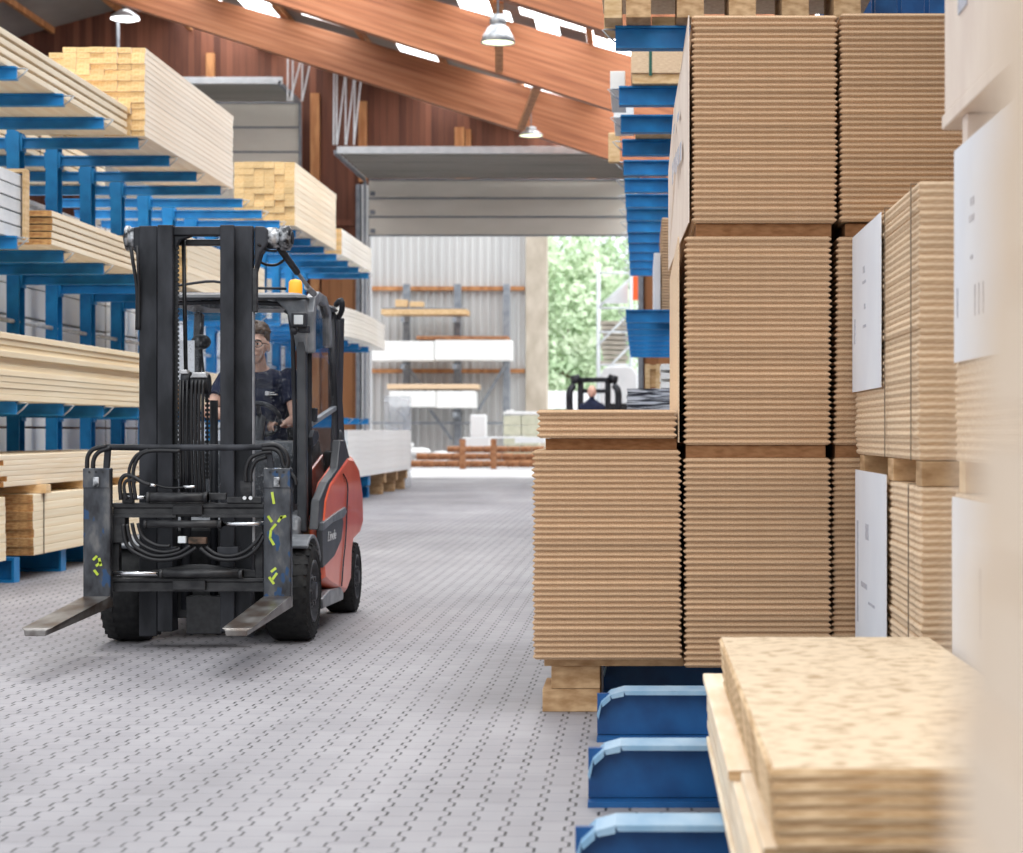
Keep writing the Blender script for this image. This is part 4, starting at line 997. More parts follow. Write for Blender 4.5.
# wheels
def wheel(x_out, s, D_, r, w_, name='wheel'):
    wc = (x_out, D_, r)
    m = MB().lathe((x_out - s * w_, D_, r), (s, 0, 0), [(r * .55, 0), (r * .9, 0), (r * .985, w_ * .10), (r, w_ * .25), (r, w_ * .75), (r * .985, w_ * .9), (r * .90, w_), (r * .66, w_), (r * .62, w_ * .97), (r * .60, w_ * .8)], 40)
    k = 26
    for i in range(k):                                    # shoulder lugs
        t = 2 * PI * i / k
        p0 = Vector((x_out - s * w_ * .02, D_ + math.cos(t) * r * .925, r + math.sin(t) * r * .925)); p1 = Vector((x_out - s * w_ * .32, D_ + math.cos(t + .05) * r * .985, r + math.sin(t + .05) * r * .985))
        m.bar(p0, p1, r * .12, r * .07, up=(0, math.cos(t), math.sin(t)))
    for rr in (.70, .82): m.lathe((x_out, D_, r), (s, 0, 0), [(r * (rr - .012), -.001), (r * rr, .004), (r * (rr + .012), -.001)], 40)
    t_ = m.build('tyre', 'rubber', FL)
    h = MB().lathe((x_out, D_, r), (s, 0, 0), [(r * .62, -.02), (r * .63, .002), (r * .58, .004), (r * .55, -.03), (r * .36, -.045), (r * .34, -.012), (r * .20, -.008), (r * .18, .012), (0, .012)], 36).build('rim', 'rim_grey', t_)
    for i in range(6):
        t = 2 * PI * i / 6; MB().cyl((x_out - s * .05, D_ + math.cos(t) * r * .28, r + math.sin(t) * r * .28), (x_out + s * .002, D_ + math.cos(t) * r * .28, r + math.sin(t) * r * .28), r * .045, n=8).build('wheel_nut', 'rim_grey', t_)
for s in (-1, 1):
    wheel(CX + s * .56, s, 11.05, .272, .235); wheel(CX + s * .55, s, 12.80, .225, .19)

# ---- cab
HW = .425
def cabbar(a, b_, w1, w2, name, m='cab_grey', bev=.012, par=None):
    return MB().bar(a, b_, w1, w2, up=(0, 1, 0)).build(name, m, par or FL, bev)
for s in (-1, 1):
    cabbar((CX + s * .445, 11.36, .58), (CX + s * .415, 11.50, 1.90), .055, .07, 'front_pillar')
    cabbar((CX + s * .44, 12.52, 1.0), (CX + s * .42, 12.62, 1.90), .05, .09, 'rear_pillar', 'mast_black')
# roof: shell with curved edge
m = MB(); vs = []; ring = [(-.455, 11.46), (-.40, 11.41), (.40, 11.41), (.455, 11.46), (.455, 12.62), (.41, 12.68), (-.41, 12.68), (-.455, 12.62)]
def rg(k, z): return [(CX + x_ * k, 12.05 + (y_ - 12.05) * k, z) for x_, y_ in ring]
lay = [rg(.98, 1.905), rg(1.0, 1.918), rg(.97, 1.935), rg(.86, 1.952), rg(.70, 1.958)]
for l_ in lay: vs += l_
fs = [(k * 8 + i, k * 8 + (i + 1) % 8, (k + 1) * 8 + (i + 1) % 8, (k + 1) * 8 + i) for k in range(4) for i in range(8)]
m.add(vs, fs)
inr = rg(.70, 1.92); m.add(lay[4] + inr, [(i, (i + 1) % 8, 8 + (i + 1) % 8, 8 + i) for i in range(8)])
m.add(lay[0] + inr, [(i, (i + 1) % 8, 8 + (i + 1) % 8, 8 + i) for i in range(8)])
ro = m.build('cab_roof', 'cab_grey', FL)
MB().add(rg(.71, 1.945), [tuple(range(8))]).build('roof_glass', 'clear_lens', ro)
for k in (-.12, .12): MB().box(CX + k - .012, CX + k + .012, 11.6, 12.5, 1.925, 1.94).build('roof_bar', 'mast_black', ro)
MB().tube([(CX - .30, 11.45, 1.985), (CX - .26, 11.52, 2.0), (CX - .1, 11.55, 2.02), (CX + .05, 11.6, 1.99)], .008, res=4).tube([(CX + .1, 11.6, 1.985), (CX + .3, 11.65, 1.985)], .008).build('roof_wiper', 'mast_black', FL)
# windscreen frame and pane
wf = MB()
fr = [(-.40, 11.40, .74), (-.385, 11.46, 1.74), (-.35, 11.465, 1.885), (.28, 11.465, 1.885), (.33, 11.46, 1.84), (.37, 11.46, 1.70), (.40, 11.40, .74)]
wf.tube([(CX + a, b_, c) for a, b_, c in fr], .013, 8, res=2).build('windscreen_frame', 'mast_black', FL)
m = MB(); pts = [(CX + a, b_ + .004, c) for a, b_, c in fr]
m.add(pts, [tuple(range(len(pts)))]); m.build('windscreen', 'windscreen', FL)
MB().prism([(CX + .27, 1.91), (CX + .45, 1.91), (CX + .46, 1.60), (CX + .39, 1.62), (CX + .375, 1.72), (CX + .34, 1.84)], 'y', 11.44, 11.50).build('corner_panel', 'cab_light', FL, .01)
# door with upper and lower pane
dx_ = CX + .445
def dp(px, py, x_=dx_): D_ = F * x_ / (px - 640.0); return (x_, D_, Z(py, D_))
dtop = CX + .42
dr = MB().tube([dp(309, 515), dp(308.5, 420), dp(308.5, 335), dp(310, 309), dp(316, 303, dtop), dp(326, 305, dtop), dp(330.5, 318, dtop)], .02, 8, res=1).tube([dp(330.5, 318, dtop), dp(333, 370), dp(335, 420), dp(334, 462), dp(326, 490), dp(321, 530), dp(309.5, 548)], .022, 8, res=1).build('door', 'mast_black', FL)
MB().bar(dp(309, 425), dp(334.5, 408), .03, .03, up=(0, 1, 0)).build('door_rail', 'steel_grey', dr, .004)
MB().add([dp(309, 425), dp(308.5, 335), dp(310, 309), dp(316, 303, dtop), dp(326, 305, dtop), dp(331, 318, dtop), dp(333, 370), dp(335, 408)], [tuple(range(8))]).build('upper_pane', 'door_glass', dr)
MB().add([dp(309, 547), dp(309, 425), dp(334.5, 408), dp(334, 462), dp(326, 490), dp(321, 530)], [tuple(range(6))]).build('lower_pane', 'door_glass', dr)
hx = dx_ + .02
MB().prism([(a[1], a[2]) for a in (dp(309, 437, hx), dp(311, 430, hx), dp(315, 431, hx), dp(316, 437, hx), dp(313, 444, hx), dp(309.5, 446, hx))], 'x', hx - .005, hx + .02).build('handle', 'mast_black', dr, .005)
MB().box(dx_ + .0, dx_ + .03, 11.62, 11.70, Z(422, 11.66), Z(408, 11.66)).build('latch', 'mast_black', dr, .005)
MB().lathe(dp(340, 440, dx_ + .01), (1, 0, 0), [(0, .02), (.05, .018), (.065, 0)], 20).build('hinge_cover', 'cab_grey', dr)
# dark lower quarter behind the door, curving into the red
qd = [dp(334, 440, xs - .05), dp(339, 440, xs - .05), dp(343.5, 458, xs - .05), dp(338, 472, xs - .05), dp(330, 484, xs - .03), dp(324, 500, xs - .02), dp(321, 525, xs - .02), dp(316, 530, xs - .02), dp(318, 500, xs - .02), dp(324, 482, xs - .03), dp(331, 468, xs - .05)]
MB().prism([(a[1], a[2]) for a in qd], 'x', xs - .06, xs - .01).build('quarter_trim', 'cab_grey', FL, .008)
MB().prism([(a[1], a[2]) for a in (dp(336, 318, dtop), dp(340, 318, dtop), dp(342, 400), dp(345, 455), dp(339, 462), dp(335, 420))], 'x', dtop - .02, dtop + .03).build('rear_corner', 'mast_black', FL, .008)
MB().box(dx_ - .04, dx_ + .03, 11.42, 12.3, .50, .60).build('sill', 'rust', FL, .01)
# mirror housing on the side
mx_ = CX + .47
arch = [(11.47, 1.60), (11.47, 1.84), (11.53, 1.93), (11.68, 1.97), (11.95, 1.96), (12.12, 1.88), (12.16, 1.66)]
inn = [(12.06, 1.67), (12.04, 1.84), (11.92, 1.90), (11.70, 1.91), (11.58, 1.87), (11.54, 1.80), (11.54, 1.61)]
mi = MB().prism(arch + inn, 'x', mx_ - .04, mx_ + .02).build('mirror_arch', 'cab_light', FL, .008)
MB().prism([(11.545, 1.62), (11.545, 1.80), (11.59, 1.86), (11.70, 1.905), (11.92, 1.895), (12.035, 1.835), (12.055, 1.66)], 'x', mx_ - .006, mx_ - .002).build('mirror_glass', 'door_glass', mi)
# work light on the pillar, beacon, rear lamp
lx, ly, lz = X(298.5, 11.32), 11.32, Z(320, 11.32)
wl = MB().box(lx - .042, lx + .042, ly, ly + .06, lz - .04, lz + .042).box(lx - .01, lx + .05, ly + .03, ly + .1, lz - .07, lz - .03).build('work_light', 'mast_black', FL, .006)
MB().box(lx - .026, lx + .026, ly - .006, ly + .002, lz - .025, lz + .028).build('lens', 'steel_white', wl, .003)
MB().ell(Pt(294, 331, 11.34), (.022, .022, .022)).build('camera_knob', 'mast_black', FL)
bx, bz = X(295.5, 12.15), Z(290, 12.15)
be = MB().lathe((bx, 12.15, bz), (0, 0, 1), [(.040, -.03), (.042, .0), (.040, .045), (.030, .060), (0, .066)], 24).build('beacon', 'beacon', FL)
MB().cyl((bx, 12.15, bz - .07), (bx, 12.15, bz - .004), .03, n=16).build('beacon_base', 'mast_black', be)
MB().tube([dp(336, 305, dtop + .02), dp(341, 300, dtop + .06), dp(342, 310, dtop + .06), dp(338, 318, dtop + .03)], .018, 8, res=3).build('rear_lamp', 'mast_black', FL)
# inside: seat, dash, steering column, wheel, papers
seat = MB().prism([(12.25, .78), (12.75, .76), (12.78, .88), (12.3, .92)], 'x', CX - .24, CX + .24).build('seat', 'seat_black', FL, .03)
MB().prism([(12.52, .90), (12.66, .88), (12.74, 1.50), (12.64, 1.54), (12.58, 1.40)], 'x', CX - .22, CX + .22).build('backrest', 'seat_black', FL, .04)
MB().prism([(11.45, .6), (11.45, 1.02), (11.52, 1.10), (11.62, 1.10), (11.66, .7), (11.72, .6)], 'x', CX - .38, CX + .38).build('dashboard', 'cab_grey', FL, .02)
MB().box(CX - .40, CX + .40, 11.6, 12.4, .56, .60).build('cab_floor', 'seat_black', FL)
SW = Vector(Pt(260, 419, 11.88)); tilt = Euler((math.radians(-52), 0, 0)).to_matrix()
m = MB(); rw, rt = .118, .014
for i in range(28):
    t0, t1 = 2 * PI * i / 28, 2 * PI * (i + 1) / 28
    p0 = SW + tilt @ Vector((rw * math.cos(t0), rw * math.sin(t0), 0)); p1 = SW + tilt @ Vector((rw * math.cos(t1), rw * math.sin(t1), 0)); m.cyl(p0, p1, rt, n=8, cap=False)
for t in (0.2, PI - .2, 1.5 * PI): m.bar(SW, SW + tilt @ Vector((rw * math.cos(t), rw * math.sin(t), 0)), .025, .010)
m.ell(SW, (.035, .035, .025)); m.build('steering_wheel', 'cab_grey', FL)
MB().cyl(SW, (SW.x, 11.60, .86), .035, .05, n=12).build('steering_column', 'cab_grey', FL)
MB().cyl((CX - .28, 11.62, 1.05), (CX - .28, 11.60, 1.62), .008, n=8).box(CX - .34, CX - .22, 11.58, 11.585, 1.42, 1.68).build('paper_holder', 'paper', FL)
MB().ell(Pt(201, 342, 11.7), (.06, .03, .045)).bar(Pt(201, 346, 11.7), Pt(206, 400, 11.65), .012, .012).bar(Pt(201, 346, 11.7), Pt(199, 400, 11.65), .01, .01).build('cabin_fan', 'mast_black', FL, .003)
m = MB().box(CX + .26, CX + .36, 11.95, 12.5, .9, 1.0); m.build('armrest', 'seat_black', FL, .02)

# ================================================================== DRIVER
def remeshed(mb, name, m, vox, parent=None, smooth=6):
    me0 = bpy.data.meshes.new('tmp'); me0.from_pydata(mb.v, [], mb.f)
    bm = bmesh.new(); bm.from_mesh(me0); bmesh.ops.remove_doubles(bm, verts=bm.verts, dist=1e-5); bmesh.ops.recalc_face_normals(bm, faces=bm.faces); bm.to_mesh(me0); bm.free()
    o = bpy.data.objects.new('tmp', me0); COL.objects.link(o)
    md = o.modifiers.new('r', 'REMESH'); md.mode = 'VOXEL'; md.voxel_size = vox; md.use_smooth_shade = True
    if smooth:
        s = o.modifiers.new('s', 'SMOOTH'); s.factor = .5; s.iterations = smooth
    dg = bpy.context.evaluated_depsgraph_get(); me = bpy.data.meshes.new_from_object(o.evaluated_get(dg))
    bpy.data.objects.remove(o)
    me.name = name; me.materials.clear(); me.materials.append(MATS[m])
    xs = [v.co.x for v in me.vertices]; ys = [v.co.y for v in me.vertices]; zs = [v.co.z for v in me.vertices]
    org = wloc(parent) if parent else Vector(((min(xs) + max(xs)) / 2, (min(ys) + max(ys)) / 2, min(zs)))
    me.transform(Matrix.Translation(-org)); me.polygons.foreach_set('use_smooth', [True] * len(me.polygons))
    r = bpy.data.objects.new(name, me); COL.objects.link(r)
    if parent: r.parent = parent
    else: r.location = org
    return r
def limb(m, pts, rad):
    for i in range(len(pts) - 1):
        m.cyl(pts[i], pts[i + 1], rad[i], rad[i + 1], n=16); 
        m.ell(pts[i], (rad[i],) * 3, 14, 10)
    m.ell(pts[-1], (rad[-1],) * 3, 14, 10)
V = Vector
hx, hy, hz = X(255.5, 12.15), 12.15, Z(345, 12.15)          # head centre
body = MB()
# head: cranium, face, jaw, nose, ears, brow
body.ell((hx, hy + .02, hz + .025), (.077, .096, .098), 24, 18)
body.ell((hx, hy - .022, hz - .03), (.060, .070, .085), 22, 16)
body.ell((hx, hy - .045, hz - .088), (.036, .036, .028), 16, 12)
limb(body, [V((hx, hy - .088, hz + .010)), V((hx, hy - .108, hz - .028))], [.009, .014])
body.ell((hx, hy - .097, hz - .030), (.019, .012, .009), 12, 8)
body.ell((hx, hy - .083, hz - .062), (.026, .012, .012), 12, 8)
body.ell((hx, hy - .080, hz + .028), (.052, .014, .012), 16, 8)
for s in (-1, 1): body.ell((hx + s * .078, hy + .012, hz - .012), (.010, .022, .032), 12, 10)
body.ell((hx + .0, hy - .07, hz - .03), (.05, .02, .03), 12, 8)
# neck, torso
limb(body, [V((hx, hy + .02, hz - .07)), V((hx + .005, hy + .05, hz - .14)), V((hx + .01, hy + .08, hz - .18))], [.054, .056, .075])
sh_z = hz - .165; shL = V((hx - .185, hy + .10, sh_z - .035)); shR = V((hx + .19, hy + .09, sh_z - .035))
body.ell((hx + .003, hy + .10, sh_z - .05), (.185, .095, .075), 22, 14)
body.ell((hx + .003, hy + .12, sh_z - .19), (.155, .105, .19), 22, 16)
body.ell((hx + .003, hy + .16, sh_z - .43), (.15, .12, .20), 22, 14)
pel = V((hx, hy + .2, .96))
body.ell(pel, (.17, .13, .11), 20, 12)
# legs
for s in (-1, 1):
    hip = pel + V((s * .09, -.04, -.01)); knee = V((hx + s * .13, hy - .26, .98)); ank = V((hx + s * .12, hy - .40, .66))
    limb(body, [hip, knee, ank], [.085, .062, .045]); limb(body, [ank + V((0, .02, -.015)), ank + V((0, -.12, -.03))], [.04, .032])
# arms reach the wheel
wl_ = SW + tilt @ V((-.118, .0, .0)); wr = SW + tilt @ V((.105, .055, .0))
elL = V((hx - .27, hy - .06, 1.27)); elR = V((hx + .255, hy - .01, 1.23))
hL = wl_ + V((-.018, .05, .012)); hR = wr + V((.035, .055, .014))
def arm(sh, el, ha, s):
    limb(body, [sh, el], [.052, .041]); limb(body, [el, el.lerp(ha, .35), ha], [.041, .038, .026])
    d = (ha - el).normalized()
def hand(ha, target, s):
    d = (target - ha).normalized(); up_ = V((0, 0, 1)); side = d.cross(up_).normalized(); nrm = side.cross(d).normalized()
    palm = ha + d * .045
    limb(body, [ha, palm - side * .02], [.024, .019]); limb(body, [ha, palm + side * .02], [.024, .019]); body.ell(palm, (.034, .034, .018), 14, 10)
    for i, (off, ln) in enumerate(((-.03, .062), (-.010, .072), (.010, .068), (.028, .052))):
        p0 = palm + side * off + d * .022; p1 = p0 + d * ln * .5 + nrm * .010; p2 = p1 + d * ln * .28 - nrm * .022; p3 = p2 - d * ln * .15 - nrm * .024
        limb(body, [p0, p1, p2, p3], [.0095, .009, .0082, .0072])
    t0 = palm + side * s * .030 - d * .02; limb(body, [t0, t0 + side * s * .026 + d * .022, t0 + side * s * .030 + d * .048 - nrm * .01], [.012, .0105, .009])
arm(shL, elL, hL, -1); arm(shR, elR, hR, 1)
hand(hL, wl_ + V((.03, -.03, .01)), 1); hand(hR, wr + V((-.06, -.03, .012)), -1)
drv = remeshed(body, 'person', 'skin', .0055, smooth=3)
tag(drv, 'young driver with brown hair, dark glasses and navy t-shirt steering inside the forklift cab', 'person')
# hair
hair = MB()
hair.ell((hx, hy + .030, hz + .045), (.083, .096, .095), 24, 16)
q = random.Random(9)
for i in range(46):
    a = q.uniform(0, 2 * PI); e = q.uniform(.25, 1.25)
    p_ = V((hx + .074 * math.cos(a) * math.cos(e), hy + .02 + .088 * math.sin(a) * math.cos(e), hz + .055 + .088 * math.sin(e)))
    if p_.y < hy - .05 and p_.z < hz + .075: continue
    hair.ell(p_, (.022, .026, .016), 8, 6, rot=(q.uniform(-.5, .5), q.uniform(-.5, .5), a))
for i in range(9): hair.ell((hx - .06 + .015 * i, hy - .062 + .004 * abs(i - 4), hz + .092 + .006 * math.sin(i * 2.1)), (.016, .026, .018), 8, 6, rot=(.3, .2 * (i - 4) / 4, 0))
ho = remeshed(hair, 'hair', 'hair', .006, drv, 2)
# trim hair off the face
bm = bmesh.new(); bm.from_mesh(ho.data); og = wloc(drv)
dl = [v for v in bm.verts if (v.co + og).y < hy - .038 and (v.co + og).z < hz + .060 or (v.co + og).z < hz - .035 or ((v.co + og).y < hy - .0 and (v.co + og).z < hz + .02)]
bmesh.ops.delete(bm, geom=dl, context='VERTS'); bm.to_mesh(ho.data); bm.free()
# eyes, brows, mouth, glasses
for s in (-1, 1):
    MB().ell((hx + s * .030, hy - .086, hz + .003), (.012, .007, .007), 12, 8).build('eye', 'eye_white', drv)
    MB().ell((hx + s * .030, hy - .092, hz + .003), (.006, .003, .006), 10, 8).build('iris', 'eye_dark', drv)
    MB().tube([(hx + s * .014, hy - .098, hz + .022), (hx + s * .032, hy - .096, hz + .027), (hx + s * .050, hy - .082, hz + .020)], .0042, 6).build('eyebrow', 'hair', drv)
MB().ell((hx, hy - .093, hz - .062), (.024, .006, .0065), 14, 8).build('lips', 'lip', drv)
g = MB()
for s in (-1, 1):
    c_ = V((hx + s * .032, hy - .103, hz + .002)); P_ = [c_ + V((.027 * math.cos(t) , .004 * abs(math.cos(t)), .020 * math.sin(t))) for t in [2 * PI * i / 20 for i in range(21)]]
    g.tube(P_, .0028, 6, res=1); g.tube([(hx + s * .059, hy - .10, hz + .006), (hx + s * .074, hy - .07, hz + .006), (hx + s * .080, hy + .01, hz + .0)], .0026, 6, res=2)
g.tube([(hx - .006, hy - .106, hz + .006), (hx, hy - .108, hz + .008), (hx + .006, hy - .106, hz + .006)], .0026, 6, res=2)
g.build('glasses', 'eye_dark', drv)
MB().tube([(hx - .079, hy - .01, hz - .03), (hx - .062, hy - .09, hz - .065), (hx - .022, hy - .118, hz - .055)], .0035, 6).ell((hx - .014, hy - .122, hz - .052), (.013, .010, .010), 12, 8).build('headset_microphone', 'seat_black', drv)
# t-shirt
ts = MB()
ts.ell((hx + .003, hy + .10, sh_z - .052), (.197, .107, .084), 24, 14); ts.ell((hx + .003, hy + .115, sh_z - .19), (.172, .120, .20), 24, 16); ts.ell((hx + .003, hy + .15, sh_z - .42), (.168, .138, .22), 24, 14)
ts.cyl((hx + .004, hy + .072, sh_z - .02), (hx + .004, hy + .06, sh_z + .018), .098, .076, n=20)
for sh, el in ((shL, elL), (shR, elR)): ts.cyl(sh, sh.lerp(el, .60), .066, .066, n=18); ts.ell(sh, (.066, .066, .066), 16, 12)
tso = remeshed(ts, 't_shirt', 'shirt_navy', .007, drv, 4)
pants = MB()
pants.ell(pel, (.18, .14, .12), 20, 12)
for s in (-1, 1): limb(pants, [pel + V((s * .09, -.04, -.01)), V((hx + s * .13, hy - .26, .985)), V((hx + s * .12, hy - .39, .70))], [.098, .074, .058])
remeshed(pants, 'trousers', 'denim', .009, drv, 3)
lx_, lz_ = X(263.5, 12.02), Z(393.0, 12.02)
cy_ = hy + .115 - .122
m = MB().box(lx_ - .012, lx_ + .010, cy_ - .012, cy_ + .02, lz_ - .011, lz_ + .013).box(lx_ + .014, lx_ + .040, cy_ - .01, cy_ + .03, lz_ + .002, lz_ + .008).box(lx_ + .014, lx_ + .058, cy_ - .004, cy_ + .035, lz_ - .010, lz_ - .003)
m.build('chest_logo', 'white_plain', tso)
# ================================================================== OUTSIDE
YC = 70.0
m = MB(); x = X(330, YC); xe = X(527, YC); pts = []
while x < xe:
    pts += [(x, YC), (x + .07, YC), (x + .09, YC - .09), (x + .18, YC - .09), (x + .20, YC)]; x += .27
poly = pts + [(xe, YC + .3), (X(330, YC), YC + .3)]
m.prism(poly, 'z', 0, 12)
bl = m.build('corrugated_wall', 'sheet_metal'); tag(bl, kind='structure')
tag(MB().box(X(525.5, 69.6), X(547, 69.6), 69.6, 70.6, 0, 12).build('concrete_pillar', 'concrete', bevel=.02), kind='structure')
for i, (a, b_) in enumerate(((286.5, 290.5), (369, 373))):
    struct(MB().box(X(366, 69.8), X(525, 69.8), 69.72, 69.93, Z(b_, 69.8), Z(a, 69.8)), 'trim_%d' % ti, 'wood_trim'); ti += 1
yr = thing('storage_rack', 'grey steel rack with load arms along the corrugated metal wall', 'rack', (X(456, 69), 69, 0))
for px in (407, 458, 507):
    MB().box(X(px - 4, 69.3), X(px + 3, 69.3), 69.2, 69.5, 0, Z(284, 69.3)).build('upright', 'steel_grey', yr, .02)
for py in (315, 362, 410):
    for px in (407, 458):
        MB().bar((X(px, 69), 69.2, Z(py, 69.2) - .17), (X(px, 69), 67.6, Z(py, 67.6) - .15), .12, .16).build('arm', 'steel_grey', yr)
for a, b_, c, d in ((507, 362, 478, 410), (404, 362, 428, 395), (430, 410, 452, 440)):
    MB().bar((X(a, 69), 69.1, Z(b_, 69)), (X(c, 69), 69.1, Z(d, 69)), .12, .1).build('brace', 'steel_grey', yr)
MB().bar((X(366, 69), 69.1, Z(423, 69)), (X(510, 69), 69.1, Z(423, 69)), .06, .08).build('rail', 'steel_grey', yr)
D = 67.8
def blk(a, b_, c, d, m, label, cat, name, D=67.8, dep=1.2, bev=.02, group=None):
    return tag(MB().box(X(a, D), X(b_, D), D, D + dep, Z(d, D), Z(c, D)).build(name, m, bevel=bev), label, cat, group)
blk(381, 467, 309, 314.5, 'new_wood', 'yellow plank load on the highest arms of the yard rack', 'plank', 'plank_load')
blk(382, 466, 307.4, 308.8, 'steel_grey', 'thin grey sheet on the highest yellow planks of the yard rack', 'sheet', 'steel_sheet')
blk(395, 407, 299.5, 307, 'new_wood', 'small wooden crate on the highest yard load, nearer the door jamb', 'crate', 'wooden_crate', dep=.5)
blk(409.5, 423, 301.5, 307, 'new_wood', 'low wooden crate on the highest yard load, nearer the middle', 'crate', 'wooden_crate', dep=.5)
blk(372, 434, 341, 360.5, 'white_board', 'white wrapped pack on the middle yard arms, by the jamb', 'pack', 'wrapped_pack')
blk(434.6, 511, 340, 360, 'white_board', 'white wrapped pack on the middle yard arms, by the pillar', 'pack', 'wrapped_pack')
blk(416, 508, 336, 339.6, 'log_brown', 'brown planks lying on the middle white packs in the yard', 'plank', 'plank_load')
blk(389, 436, 391, 407, 'white_board', 'white wrapped pack on the lowest yard arms, by the jamb', 'pack', 'wrapped_pack')
blk(436.5, 475, 391, 408, 'white_board', 'white wrapped pack on the lowest yard arms, nearer the pillar', 'pack', 'wrapped_pack')
blk(387, 478, 384, 389, 'chip_pale', 'tan plank load on the lowest white packs in the yard', 'plank', 'plank_load')
blk(470, 486, 414.5, 437, 'white_plain', 'tall white foam block standing in the yard', 'block', 'foam_block', D=65, dep=.5, bev=.05)
blk(462, 490, 437.4, 467, 'white_plain', 'low white block under the tall foam block', 'block', 'foam_block', D=65, dep=.8, bev=.03)
m = MB(); D = 66.0
for i in range(4):
    for k in range(2): m.box(X(503.5 + 18 * k, D), X(520.8 + 18 * k, D), D, D + 1, Z(455, D) + .33 * i, Z(455, D) + .33 * i + .31)
t = thing('brick_pallet', 'pale yellow-green block pallet under a white sheet by the pillar', 'pallet', (X(520, D), D, 0))
mat('block_green', (.50, .50, .38), (.62, .61, .48), rough=.85, scale=(3, 3, 3))
m.build('blocks', 'block_green', t, .01)
MB().box(X(503, D), X(540, D), D - .02, D + 1.05, Z(414.5, D), Z(411.5, D)).box(X(506, D), X(512, D), D - .02, D + 1.05, Z(411.5, D), Z(410, D)).build('cover_sheet', 'white_plain', t, .03)
MB().box(X(504, D), X(539, D), D, D + 1, 0, Z(455.2, D)).build('skid', 'log_brown', t)
D = 62.0
t = thing('low_trestle', 'long pale plank resting on brown posts across the yard', 'trestle', (X(505, D), D, 0))
MB().box(X(470, D), X(527, D), D, D + .3, Z(438.5, D), Z(436.5, D)).box(X(515, D), X(545, D), D - .1, D + .3, Z(443, D), Z(436.8, D)).build('plank', 'white_paint', t, .01)
for px in (462, 493): MB().box(X(px - 2.5, D), X(px + 3, D), D, D + .3, 0, Z(439, D)).build('post', 'log_brown', t)
R2 = random.Random(5)
D = 63.5
for i in range(11):
    for k in range(3):
        r = .105 + R2.uniform(-.01, .008)
        px = 416 + 12.2 * i + (6 if k == 1 else 0)
        if px > 545: continue
        xx, zz_ = X(px, D), .14 + .23 * k
        if k == 2 and i < 3: continue
        o = MB().cyl((xx - .19, D + .1 * k, zz_), (xx + .19, D + .1 * k + .02, zz_), r, n=12).build('short_log', 'log_brown')
        tag(o, 'reddish brown log piece in the low row across the yard', 'log', 'brown log pieces in the yard')
m = MB()
for i in range(60):
    px = R2.uniform(372, 455); s = R2.uniform(.1, .3); xx = X(px, 66)
    m.ell((xx, 66 + R2.uniform(-.4, .4), R2.uniform(.1, .75) * (1 if px < 425 else .5)), (s * 1.6, s, s * .6), 8, 6)
tag(m.build('plaster_rubble', 'white_plain'), 'white heap of plaster rubble at the foot of the corrugated wall', 'rubble', kind='stuff')
# clear film hanging at the end of the white pack
o = MB().box(X(384, 41.5), X(411, 41.5), 41.5, 41.51, .0, 1.9).build('plastic_film', 'film')
tag(o, 'clear plastic film wrapped around the end of the long white pack', 'film')
# low white wall, trees, scaffold, van
blk(546, 600, 391, 409, 'white_plain', None, None, 'yard_wall_low', D=85, dep=.3)
o = bpy.data.objects['yard_wall_low']; o['kind'] = 'structure'
def tree(x, y, h, r, label, seed):
    q = random.Random(seed)
    t = thing('tree', label, 'tree', (x, y, 0), 'trees beyond the yard' if False else None)
    MB().cyl((x, y, 0), (x, y, h * .55), .35, .15, n=10).build('trunk', 'bark', t)
    m = MB()
    for i in range(5200):
        while True:
            p = Vector((q.uniform(-1, 1), q.uniform(-1, 1), q.uniform(-1, 1)))
            if .45 < p.length < 1: break
        lump = .82 + .18 * math.sin(p.x * 7 + seed) * math.cos(p.z * 6 + p.y * 5)
        c = Vector((x + p.x * r * lump, y + p.y * r * .8 * lump, h * .55 + p.z * h * .47 * lump))
        s = q.uniform(.12, .30)
        a = Vector((q.gauss(0, 1), q.gauss(0, 1), q.gauss(0, 1))).normalized(); b_ = a.orthogonal().normalized()
        m.add([c - a * s, c + b_ * s * .6, c + a * s, c - b_ * s * .6], [(0, 1, 2, 3)])
    me = bpy.data.meshes.new('foliage'); org = wloc(t)
    me.from_pydata([tuple(Vector(v) - org) for v in m.v], [], m.f); me.materials.append(MATS['leaf'])
    o = bpy.data.objects.new('foliage', me); COL.objects.link(o); o.parent = t
tree(X(566, 100), 100, 11.5, 4.2, 'full light green tree seen in the open door beside the concrete pillar', 3)
tree(X(600, 124), 124, 14.5, 3.6, 'taller thin light green tree behind the scaffold tower', 8)
tree(X(530, 116), 114, 13, 4.0, 'light green tree partly hidden by the concrete pillar', 12)
D = 60.0
t = thing('scaffold_tower', 'white scaffold tower with stacked boards outside the door', 'scaffold', (X(614, D), D, 0))
for px in (598, 631):
    for yy in (D, D + 1.4): MB().cyl((X(px, D), yy, 0), (X(px, D), yy, Z(262, D)), .05, n=8).build('post', 'steel_white', t)
for py in (273, 308, 332, 365):
    MB().cyl((X(598, D), D, Z(py, D)), (X(631, D), D, Z(py, D)), .035, n=8).build('rail', 'steel_white', t)
for a in ((598, 308, 631, 278), (598, 345, 631, 312), (604, 372, 631, 345)):
    MB().cyl((X(a[0], D), D, Z(a[1], D)), (X(a[2], D), D, Z(a[3], D)), .035, n=8).build('brace', 'steel_white', t)
MB().prism([(X(600, D), Z(303, D)), (X(628, D), Z(303, D)), (X(628, D), Z(280, D))], 'y', D + .3, D + .33).build('net', 'white_paint', t)
mat('board_grey', (.36, .31, .25), (.60, .55, .47), rough=.8, scale=(2, 2, 20))
